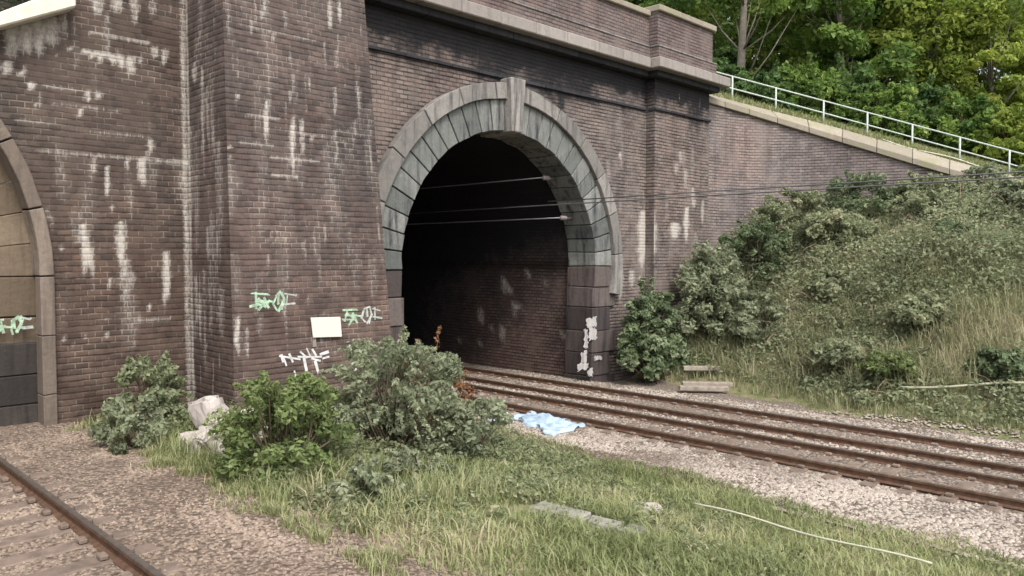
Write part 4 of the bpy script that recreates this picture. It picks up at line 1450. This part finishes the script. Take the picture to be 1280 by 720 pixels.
# right side by the wall
gbush('bush', 22.1, 15.1, 1.45, 0.8, 3.1, M['leaf_dark'], "dark glossy green shrub hugging the right jamb of the arch", nclump=95, n_per=130, size=0.18, seed=7, tone0=0.5)
gbush('bush', 25.0, 14.6, 1.9, 1.0, 3.2, M['leaf_grey'], "grey green shrub against the pilaster right of the dark glossy shrub", nclump=100, n_per=130, size=0.15, seed=8, tone0=0.42)
gbush('bush', 25.2, 12.8, 1.3, 1.0, 1.5, M['leaf_grey'], "low grey shrub at the bank foot in front of the pilaster", nclump=36, n_per=110, size=0.16, seed=81, tone0=0.4)
SPOTS = [(27.6, 14.2, 1.5, 2.0, 'leaf_dark', "dark bramble thicket under the left end of the wing wall"),
         (29.5, 13.6, 1.5, 1.9, 'leaf_bramble', "tall bramble thicket below the middle of the wing wall"),
         (30.6, 11.6, 1.5, 1.7, 'leaf_dark', "dark green bramble thicket on the upper bank below the wing wall"),
         (31.8, 9.8, 1.4, 1.5, 'leaf_bramble', "bramble thicket below the right half of the wing wall"),
         (32.6, 7.9, 1.3, 1.2, 'leaf_grey', "grey green thicket under the lower end of the wing wall"),
         (28.6, 11.6, 1.3, 1.3, 'leaf_bramble', "round bramble clump halfway up the bank beyond the grey shrub"),
         (30.0, 8.8, 1.2, 1.1, 'leaf_bramble', "bramble clump in the middle of the straw coloured bank"),
         (33.2, 5.6, 1.4, 1.4, 'leaf_bush', "fresh green bush at the right edge high on the bank"),
         (31.0, 6.2, 1.2, 1.1, 'leaf_grey', "pale grey green bush at the right edge of the bank"),
         (26.4, 10.6, 1.0, 0.9, 'leaf_bramble', "low bramble clump on the lower bank"),
         (28.0, 7.5, 0.9, 0.8, 'leaf_dark', "small dark clump on the bank near the right edge"),
         (23.3, 9.3, 0.9, 0.7, 'leaf_bramble', "low dull leafy clump at the bank foot beside the far ballast"),
         (22.7, 7.6, 0.8, 0.6, 'leaf_bush', "low fresh green clump at the bank foot beside the far ballast"),
         (22.9, 5.0, 0.7, 0.6, 'leaf_dark', "dark weed clump at the bank foot by the right edge"),
         (24.6, 7.4, 0.9, 0.8, 'leaf_bramble', "weedy clump on the lower bank above the pale cable")]
for i, (x, y, rr, h, m, lab) in enumerate(SPOTS):
    gbush('bush', x, y, rr, rr * 0.95, h, M[m], lab, nclump=int(26 + 14 * rr), n_per=130, size=0.145, seed=100 + i, group="bushes on the embankment", tone0=0.42)

# tangled low cover over the bank
nb = 2600
X = rng.uniform(20.8, 40, nb * 3)
Y = rng.uniform(-4, 15.6, nb * 3)
dens = fbm(X * 0.3, Y * 0.3, 63) * 0.9 + 0.45 * sstep(25.0, 30.0, X + 0.3 * (Y - 8)) - 0.03
inside = (X > np.interp(-Y, -wy, wx) - 0.5) & (Y > wy[-1])
keep = (rng.uniform(0.15, 0.75, nb * 3) < dens) & ~inside & (X > 20.9 + 2.0 * sstep(7, 14, Y) + 0.8 * fbm(Y * 0.8, Y * 0, 15))
X, Y = X[keep], Y[keep]
hh = 0.15 + 1.25 * fbm(X * 0.5, Y * 0.5, 66) ** 1.3 * sstep(23.5, 28, X + 0.15 * (Y - 8))
C = np.stack([X, Y, ground_z(X, Y) + hh * 0.5], -1)
V, fc, tn = leaf_cloud(C, 0.3 + hh * 0.5, 60, 0.125, 909, 0.5, 0.45, 0.12, 0.85, 0.06)
tn = np.clip(tn + 0.9 * (np.repeat(np.repeat(fbm(X * 0.35, Y * 0.35, 67), 60), 4) - 0.5), 0, 1)  # patchy clump tones, the dark ones painted in as shadow pockets
o = mesh('undergrowth', V, fc, M['leaf_bramble'], None, {"tone": tn})
tag(o, "tangled grey green undergrowth spread over the embankment", "undergrowth", None, 'stuff')
# arching bramble stems through it
b = MB()
r_ = random.Random(31)
for k in range(260):
    q_ = r_.randrange(len(X))
    x, y, z = X[q_], Y[q_], float(C[q_][2]) - 0.1
    a_, ln_ = r_.uniform(0, 6.28), r_.uniform(0.7, 1.7)
    hgt = r_.uniform(0.3, 0.9)
    b.tube([(x + math.cos(a_) * ln_ * f, y + math.sin(a_) * ln_ * f, z + hgt * math.sin(math.pi * (0.08 + 0.8 * f)) - 0.2 * f) for f in (0, .25, .5, .75, 1)],
           [0.014, 0.013, 0.011, 0.009, 0.005], 4)
tag(b.build('brambles', M['stem_pale'], smooth=True), "arching bare bramble stems over the embankment scrub", "brambles", None, 'stuff')
# long leaning grass standing out of the scrub
n = 45000
X2 = rng.uniform(22, 38, n)
Y2 = rng.uniform(-6, 15, n)
kp = (fbm(X2 * 0.5, Y2 * 0.5, 64) > 0.5) & ~((X2 > np.interp(-Y2, -wy, wx) - 0.4) & (Y2 > wy[-1])) & (X2 > 21.2 + 2.2 * sstep(7, 14, Y2))
X2, Y2 = X2[kp], Y2[kp]
blades('grass', X2, Y2, ground_z(X2, Y2), rng.uniform(0.5, 1.15, len(X2)), 0.014 + 0.012 * rng.uniform(0, 1, len(X2)), M['grass_bank'], 0.45 + 0.5 * fbm(X2, Y2, 65) + rng.normal(0, .12, len(X2)), 0.9,
       "long leaning dry grass standing out of the embankment scrub")
# weeds in the grass
X = rng.uniform(5.2, 12.6, 800)
Y = rng.uniform(-2, 15, 800)
keep = fbm(X * 0.5, Y * 0.5, 97) > np.where(Y > 9, 0.38, 0.47)
X, Y = X[keep], Y[keep]
C = np.stack([X, Y, ground_z(X, Y) + 0.1], -1)
V, fc, tn = leaf_cloud(C, rng.uniform(0.10, 0.28, len(X)), 50, 0.06, 919, 0.5, 0.55, 0.22, 0.8)
o = mesh('weeds', V, fc, M['leaf_scrub'], None, {"tone": tn})
tag(o, "low grey green weeds scattered through the rough grass", "weeds", None, 'stuff')

# brushy growth along the foot of the buttress
X = rng.uniform(4.9, 11.8, 1500)
Y = rng.uniform(7.8, 15.6, 1500)
clr = (np.hypot(X - 5.75, Y - 12.6) > 1.0) & (np.abs((X - 5.75) * 12.6 - (Y - 12.6) * 5.75) / 13.85 > (0.75 * (Y < 12.6) * (Y > 10.9)))
keep = clr & (fbm(X * 0.7, Y * 0.7, 103) + 0.35 * sstep(9.0, 12.5, Y + 0.35 * (X - 6)) > 0.6) & ~((X > 6.7) & (Y > 14.0)) & (X > 4.9 + 0.6 * fbm(Y, Y * 0, 4))
X, Y = X[keep], Y[keep]
hh = 0.12 + 0.8 * fbm(X * 0.8, Y * 0.8, 104) ** 1.5 * sstep(8.5, 11, Y)
C = np.stack([X, Y, ground_z(X, Y) + hh * 0.55], -1)
V, fc, tn = leaf_cloud(C, 0.16 + hh * 0.4, 70, 0.075, 929, 0.5, 0.5, 0.2, 0.95)
o = mesh('undergrowth', V, fc, M['leaf_scrub'], None, {"tone": tn})
tag(o, "loose brushy undergrowth along the foot of the buttress", "undergrowth", None, 'stuff')
n = 26000
X = rng.uniform(4.5, 11.5, n)
Y = rng.uniform(8.0, 15.8, n)
keep = (fbm(X * 0.8, Y * 0.8, 105) > 0.42) & ~((X > 6.7) & (Y > 14.1)) & (X > 4.5 + 0.6 * fbm(Y, Y * 0, 4))
X, Y = X[keep], Y[keep]
blades('grass', X, Y, ground_z(X, Y) - 0.02, rng.uniform(0.12, 0.5, len(X)) * (0.35 + fbm(X * 0.9, Y * 0.9, 106)) * (1.25 - 0.5 * sstep(7, 9, X)), 0.010 + 0.012 * rng.uniform(0, 1, len(X)), M['grass'],
       0.15 + 0.7 * fbm(X, Y, 107) + rng.normal(0, 0.15, len(X)), 0.55, "taller straw tinged grass among the bushes by the buttress")

# ivy above the ledge on the left wall
c = on_y(2, 2, 16.15)
iv = empty('ivy', tuple(c), "dark ivy on the wall above the pale ledge at the top left", "ivy")
C = np.stack([rng.uniform(c[0] - 1.6, c[0] + 0.55, 20), np.full(20, 16.2), rng.uniform(c[2] - 0.15, c[2] + 1.0, 20)], -1)
C[:, 2] += (C[:, 0] - c[0]) * 0.35 + 0.1
V, fc, tn = leaf_cloud(C, np.full(20, 0.3), 80, 0.11, 77)
V[:, 1] = np.minimum(V[:, 1], 16.28)
mesh('foliage', V, fc, M['leaf_ivy'], iv, {"tone": tn})


# ------------------------------------------------------------------ trees
def make_tree(name, h, cr, leafm, label, seed, low=0.06, nclump=135, n_per=165, size=0.3):
    root = empty(name, (0, 0, 0), label, "tree", "trees behind the handrail")
    r = np.random.default_rng(seed)
    b = MB()
    pts, rad = [], []
    for i in range(7):
        f = i / 6
        pts.append((math.sin(f * 3 + seed) * 0.25, math.cos(f * 2.5 + seed) * 0.2 - 0.2, -0.5 + f * h * 0.85))
        rad.append(0.24 * (1 - 0.8 * f) + 0.02)
    b.tube(pts, rad, 9)
    C, Rr = [], []
    limbs = []
    for i in range(nclump):
        f = r.uniform(low, 1.0)
        wid = cr * (0.55 + 0.65 * math.sin(math.pi * min(1, f * 0.85 + 0.12))) * (1.05 - 0.45 * f ** 2)
        a = r.uniform(0, 6.28)
        q = r.uniform(0.25, 1) ** 0.6
        cpos = (math.cos(a) * wid * q, math.sin(a) * wid * q, f * h)
        C.append(cpos)
        Rr.append(r.uniform(0.55, 1.15))
        if i % 4 == 0: limbs.append((f, cpos))
    for f, cpos in limbs:
        k = max(0, min(6, int(f * 5)))
        p0 = Vector(pts[k])
        p1 = Vector(cpos)
        mid = (p0 + p1) / 2 + Vector((0, 0, -0.25))
        b.tube([p0, mid, p1], [0.06, 0.035, 0.01], 5)
    b.build('trunk', M['bark'], root, smooth=True)
    V, fc, tn = leaf_cloud(np.array(C), np.array(Rr), n_per, size, seed + 1, 0.5, 0.45, 0.2, 0.6)
    mesh('crown', V, fc, leafm, root, {"tone": tn})
    return root


def copy_tree(src, loc, rot, sc, label, leafm=None):
    c = src.copy()
    col.objects.link(c)
    for ch in src.children:
        k = ch.copy()
        col.objects.link(k)
        k.parent = c
    c.location, c.rotation_euler, c.scale = loc, (0, 0, rot), (sc, sc, sc)
    c["label"] = label
    return c


TA = make_tree('leafy_tree', 13, 3.2, M['leaf_tree_a'], "leafy green tree", 2)
TB = make_tree('leafy_tree', 13, 3.4, M['leaf_tree_b'], "dark tree", 5)
TC = make_tree('leafy_tree', 14, 3.0, M['leaf_tree_c'], "yellow tree", 8)
TD = make_tree('leafy_tree', 15, 2.8, M['leaf_tree_a'], "bare stem tree", 12, low=0.36, nclump=95)


def place(px, d):
    u = (px - CX) / F
    return d * (FW[0] + RT[0] * u), d * (FW[1] + RT[1] * u)


def hill_z(x, y):
    k = np.argmin((px_ - x) ** 2 + (py_ - y) ** 2)
    of = math.hypot(px_[k] - x, py_[k] - y)
    return float(pz_[k] + ex[k] + 0.12 * of ** 0.95 - 0.1)


TREES = [(TB, 755, 50, 1.0, "dark green tree rising behind the parapet left of its end"),
         (TA, 815, 46, 0.95, "mid green tree rising behind the end pilaster of the parapet"),
         (TB, 868, 50, 1.1, "dark leafy tree just right of the parapet end"),
         (TD, 922, 40, 1.0, "tree with a bare pale trunk showing right of the parapet end"),
         (TA, 985, 47, 1.0, "green tree right of the bare trunked tree, above the handrail top"),
         (TA, 1040, 43, 1.1, "broad bright green tree behind the upper handrail"),
         (TB, 1075, 52, 1.1, "dark tree deep behind the middle of the handrail"),
         (TA, 1120, 46, 1.0, "bright green tree behind the middle of the handrail"),
         (TC, 1158, 43, 0.95, "tall yellow green tree behind the middle of the handrail"),
         (TB, 1210, 53, 1.0, "dark tree rising behind the lower handrail between two yellow green trees"),
         (TC, 1232, 41, 0.8, "yellow green tree low behind the lower handrail"),
         (TA, 1290, 46, 1.0, "green tree at the top right edge"),
         (TC, 1345, 41, 0.9, "yellow green tree at the right edge near the handrail end"),
         (TB, 800, 62, 1.2, "far dark tree behind the mid green tree at the parapet end"),
         (TB, 935, 60, 1.2, "far dark tree behind the bare trunked tree"),
         (TB, 1010, 62, 1.2, "far dark tree behind the broad bright green one")]
used = set()
for i, (src, px, d, sc, lab) in enumerate(TREES):
    x, y = place(px, d)
    loc = (x, y, hill_z(x, y) - 0.2)
    rot = i * 2.39
    if src.name not in used:
        used.add(src.name)
        src["_"] = 1
        del src["_"]
        src.location, src.scale = loc, (sc, sc, sc)
        src["label"] = lab
    else:
        copy_tree(src, loc, rot, sc, lab)

# shrubs under the trees, along the handrail
for i, (px, d, h, m, lab) in enumerate([(893, 38, 2.6, 'leaf_tree_b', "dark shrub rising just right of the parapet end behind the rail"),
                                        (955, 37, 2.4, 'leaf_tree_b', "dark shrub right of the pale bare trunk by the top of the handrail"),
                                        (1005, 37, 2.9, 'leaf_tree_a', "green shrub behind the third handrail post"),
                                        (1055, 38, 3.4, 'leaf_tree_b', "tall dark shrub behind the middle handrail posts"),
                                        (1100, 36, 2.8, 'leaf_tree_a', "mid green shrub behind the middle of the handrail"),
                                        (1145, 37, 3.2, 'leaf_tree_b', "dark shrub beneath the tall yellow green tree"),
                                        (1200, 36, 3.0, 'leaf_tree_a', "green shrub behind the lower handrail"),
                                        (1255, 35, 2.8, 'leaf_tree_c', "yellow green shrub behind the handrail at the right edge")]):
    x, y = place(px, d)
    bush('shrub', x, y, hill_z(x, y) - 0.1, 1.9, 1.6, h, M[m], lab, nclump=55, n_per=110, size=0.22, seed=300 + i, cat="shrub", group="shrubs under the trees", tone0=0.32)

# ------------------------------------------------------------------ wires
def wire(pts, r, label, m='wire', name='overhead_wire'):
    b = MB()
    b.tube(pts, r, 6)
    return tag(b.build(name, M[m], smooth=True), label, "wire", "overhead wires")


def sag(p0, p1, n, s_):
    p0, p1 = Vector(p0), Vector(p1)
    return [p0.lerp(p1, i / n) - Vector((0, 0, s_ * 4 * (i / n) * (1 - i / n))) for i in range(n + 1)]


wire(sag((17.8, -45, 5.5), (17.8, 75, 5.5), 24, 0.0), 0.018, "overhead contact wire crossing the wing wall and running into the tunnel", 'wire')
wire(sag((17.75, -45, 5.66), (17.9, 16.1, 5.62), 12, 0.03), 0.016, "second thinner wire just above the contact wire ending at the arch")
# brackets inside the right-hand reveal, holding two more wires
for z, x1, lab, lab2 in ((6.45, 18.2, "topmost wire inside the tunnel mouth", "upper small insulator bracket inside the right reveal of the arch"),
                         (5.2, 19.0, "lowest wire inside the tunnel mouth", "lower small insulator bracket inside the right reveal of the arch")):
    xr = AX + math.sqrt(max(RI ** 2 - max(z - AZ, 0) ** 2, 0))
    br = empty('wire_bracket', (xr, 16.9, z), lab2, "bracket", "wire brackets")
    b = MB()
    b.tube([(xr + 0.1, 16.9, z), (xr - 0.35, 16.9, z)], 0.03, 8)
    b.build('arm', M['iron'], br, smooth=True)
    b = MB()
    for k in range(4):
        b.tube([(xr - 0.36 - k * 0.07, 16.9, z), (xr - 0.40 - k * 0.07, 16.9, z)], [0.085, 0.05], 10)
    b.build('insulator', M['insulator'], br, smooth=True)
    wire(sag((xr - 0.66, 16.9, z), (x1 - 1.0, 60, z + 0.1), 16, 0.05), 0.02, lab, 'wire_pale')

# ------------------------------------------------------------------ small things
# blue sheet by the track
q = [on_z(x, y, -0.1) for x, y in ((638, 520), (672, 512), (733, 530), (697, 540))]
nU, nV = 34, 22
P = []
for j in range(nV + 1):
    for i in range(nU + 1):
        u, v = i / nU, j / nV
        p = (np.array(q[0]) * (1 - u) + np.array(q[3]) * u) * (1 - v) + (np.array(q[1]) * (1 - u) + np.array(q[2]) * u) * v
        e = min(u, 1 - u, v, 1 - v)
        p[2] = max(gz(p[0], p[1]), float(np.interp(p[0], bx, bz))) + 0.03 + 0.16 * abs(mnoise.noise(Vector((u * 3.2, v * 2.2, 1)))) + 0.09 * abs(mnoise.noise(Vector((u * 8, v * 5, 4)))) - (0.06 if e < 0.02 else 0)
        p[:2] += 0.16 * np.array(mnoise.noise_vector(Vector((u * 6, v * 6, 9))))[:2] * (e < 0.06)
        P.append(p)
it = np.arange((nU + 1) * (nV + 1)).reshape(nV + 1, nU + 1)
ft = np.stack([it[:-1, :-1], it[:-1, 1:], it[1:, 1:], it[1:, :-1]], -1).reshape(-1, 4)
bs = mesh('tarpaulin', np.array(P), ft, M['blue'])
sm_ = bs.modifiers.new("thick", 'SOLIDIFY')
sm_.thickness = 0.02
tag(bs, "crumpled light blue tarpaulin lying between the grass and the track", "tarpaulin")
c = on_z(628, 520, -0.1)
b = MB()
r_ = random.Random(9)
for k in range(3):
    x, y = c[0] + r_.uniform(-.25, .15), c[1] + r_.uniform(-.25, .3)
    z = max(gz(x, y), float(np.interp(x, bx, bz))) + 0.02
    b.hexa([(x - .2, y - .12, z), (x + .2, y - .1, z), (x + .22, y + .12, z), (x - .18, y + .1, z),
            (x - .18, y - .1, z + .12), (x + .18, y - .08, z + .16), (x + .2, y + .1, z + .15), (x - .16, y + .08, z + .1)])
tag(b.build('plastic_sack', M['plastic_white'], bevel=0.03, jitter=0.03, seg=2), "crumpled pale plastic sack at the left end of the blue tarpaulin", "sack")


def ground_line(name, p0, p1, Z0, r, m, label, cat, lift=0.05, n=30, wob=0.06):
    a, c = on_z(*p0, Z0), on_z(*p1, Z0)
    pts = []
    for i in range(n + 1):
        f = i / n
        x, y = a[0] + (c[0] - a[0]) * f, a[1] + (c[1] - a[1]) * f
        x += wob * math.sin(f * 7) ; y += wob * math.cos(f * 5)
        pts.append((x, y, a[2] + (c[2] - a[2]) * f + lift + 0.02 * math.sin(f * 9)))
    b = MB()
    b.tube(pts, r, 6)
    return tag(b.build(name, M[m], smooth=True), label, cat)


ground_line('cable', (868, 643), (1165, 722), 0.1, 0.016, 'cable_pale', "thin pale cable lying in the grass at the bottom right", "cable", 0.16, 30, 0.02)
# concrete cable trough in short lengths
a, c = on_z(512, 600, 0.35), on_z(775, 672, 0.3)
tr = empty('cable_trough', tuple(a), "sunken concrete cable trough running through the middle of the grass", "cable trough")
L = np.linalg.norm(c - a)
dv = (c - a) / L
nv_ = np.array([-dv[1], dv[0], 0])
k = 0.0
while k < L - 0.5:
    e = k + 0.85
    if not (0.42 < k / L < 0.58):
        pc = a + dv * (k + 0.4)
        z = gz(pc[0], pc[1]) + random.uniform(0.07, 0.11)
        b = MB()
        p = lambda f, s_: tuple((a + dv * f + nv_ * s_)[:2])
        b.hexa([(*p(k, -.16), z - .2), (*p(e - .02, -.16), z - .2), (*p(e - .02, .16), z - .2), (*p(k, .16), z - .2),
                (*p(k, -.16), z + random.uniform(-.02, .02)), (*p(e - .02, -.16), z + random.uniform(-.02, .02)), (*p(e - .02, .16), z + .01), (*p(k, .16), z)])
        fixn(b.build('trough_lid', M['trough'], tr, bevel=0.015))
    k = e
# pale stones in the grass
for (px, py, s_, lab) in [(808, 625, 0.22, "pale rounded stone in the grass near the start of the thin cable"), (825, 660, 0.10, "small pale stone in the grass below the rounded one"),
                          (447, 582, 0.12, "white stone among the weeds under the grey green bush")]:
    p = on_z(px, py, 0.3)
    bm = bmesh.new()
    bmesh.ops.create_icosphere(bm, subdivisions=3, radius=s_)
    for v in bm.verts:
        v.co *= 1 + 0.35 * mnoise.noise(v.co * 6 + Vector((px, 0, 0)))
        v.co.z *= 0.55
    me = bpy.data.meshes.new('stone')
    bm.to_mesh(me)
    bm.free()
    me.materials.append(M['rubble'])
    at_ = me.attributes.new("tone", 'FLOAT', 'POINT')
    o = bpy.data.objects.new('stone', me)
    o.location = (p[0], p[1], gz(p[0], p[1]) + s_ * 0.3)
    col.objects.link(o)
    tag(o, lab, "stone")
# rubble heap by the pier
rb = MB()
r_ = random.Random(12)
RUB = ["largest pale block of the rubble heap by the buttress corner", "flat pale block leaning on the rubble heap by the buttress corner",
       "pinkish block at the left of the rubble heap", "small block at the foot of the rubble heap", "pale block on top of the rubble heap",
       "squat block at the right of the rubble heap", "chipped block at the back of the rubble heap"]
for k, lab in enumerate(RUB):
    px, py = [(255, 485), (275, 480), (225, 498), (240, 510), (250, 468), (282, 495), (230, 480)][k]
    sc_ = [0.44, 0.40, 0.32, 0.26, 0.30, 0.30, 0.30][k]
    x, y = 5.95 + (px - 250) * 0.017, 12.9 - (py - 485) * 0.03
    bm = bmesh.new()
    bmesh.ops.create_cube(bm, size=sc_ * 1.5)
    bmesh.ops.bevel(bm, geom=bm.edges[:], offset=sc_ * 0.16, segments=2, affect='EDGES')
    bmesh.ops.subdivide_edges(bm, edges=bm.edges[:], cuts=3, use_grid_fill=True)
    for v in bm.verts:
        v.co += Vector(mnoise.noise_vector(v.co * 2.6 + Vector((k * 5, 0, 0)))) * sc_ * 0.38 + Vector(mnoise.noise_vector(v.co * 9 + Vector((k * 5, 3, 0)))) * sc_ * 0.08
    me = bpy.data.meshes.new('rubble_block')
    bm.to_mesh(me)
    bm.free()
    me.materials.append(M['rubble'])
    o = bpy.data.objects.new('rubble_block', me)
    o.location = (x, y, gz(x, y) + sc_ * 0.55 + (0.45 if k == 4 else 0))
    o.rotation_euler = (r_.uniform(-.3, .3), r_.uniform(-.3, .3), r_.uniform(0, 3))
    col.objects.link(o)
    tag(o, lab, "stone block", "rubble heap")
# white marker post
p = on_z(90, 528, 0.75)
b = MB()
z = gz(p[0], p[1])
b.box(p[0] - 0.06, p[0] + 0.06, p[1] - 0.06, p[1] + 0.06, z - 0.2, z + 0.55)
tag(b.build('marker_post', M['paint_white'], bevel=0.015), "short white marker post beside the near ballast at the left", "marker post")
# old timbers at the bank foot
for k, (px, py, ln, lab) in enumerate([(880, 474, 1.5, "weathered timber lying lowest at the bank foot right of the dark shrub"),
                                       (884, 469, 1.6, "grey timber lying behind the lowest one at the bank foot"),
                                       (878, 463, 1.3, "grey timber on top of the stack at the bank foot")]):
    p = on_z(px, py, 0.1)
    b = MB()
    z = gz(p[0], p[1]) + (0.12, 0.12, 0.26)[k]
    b.box(-ln / 2, ln / 2, -0.13, 0.13, 0, 0.14)
    o = b.build('timber_baulk', M['timber'], bevel=0.015, jitter=0.01)
    o.location = (p[0], p[1], z)
    o.rotation_euler = (0, 0, R(-52) + k * 0.06)
    tag(o, lab, "timber", "timbers at the bank foot")
# pale cable on the bank
pts = []
for i in range(25):
    f = i / 24
    q_ = (1125 + f * 165, 484 - 5 * f + 1.5 * math.sin(f * 6))
    d_ = ray(*q_)
    t_ = 15.0
    while t_ < 40:
        pp = np.array([0, 0, CAMZ]) + d_ * t_
        if pp[0] > 21 and pp[2] < gz(pp[0], pp[1]) + 0.35: break
        t_ += 0.05
    pts.append(tuple(pp))
b = MB()
b.tube(pts, 0.03, 6)
tag(b.build('cable', M['cable_pale'], smooth=True), "pale cable strung through the weeds low on the bank at the right", "cable")
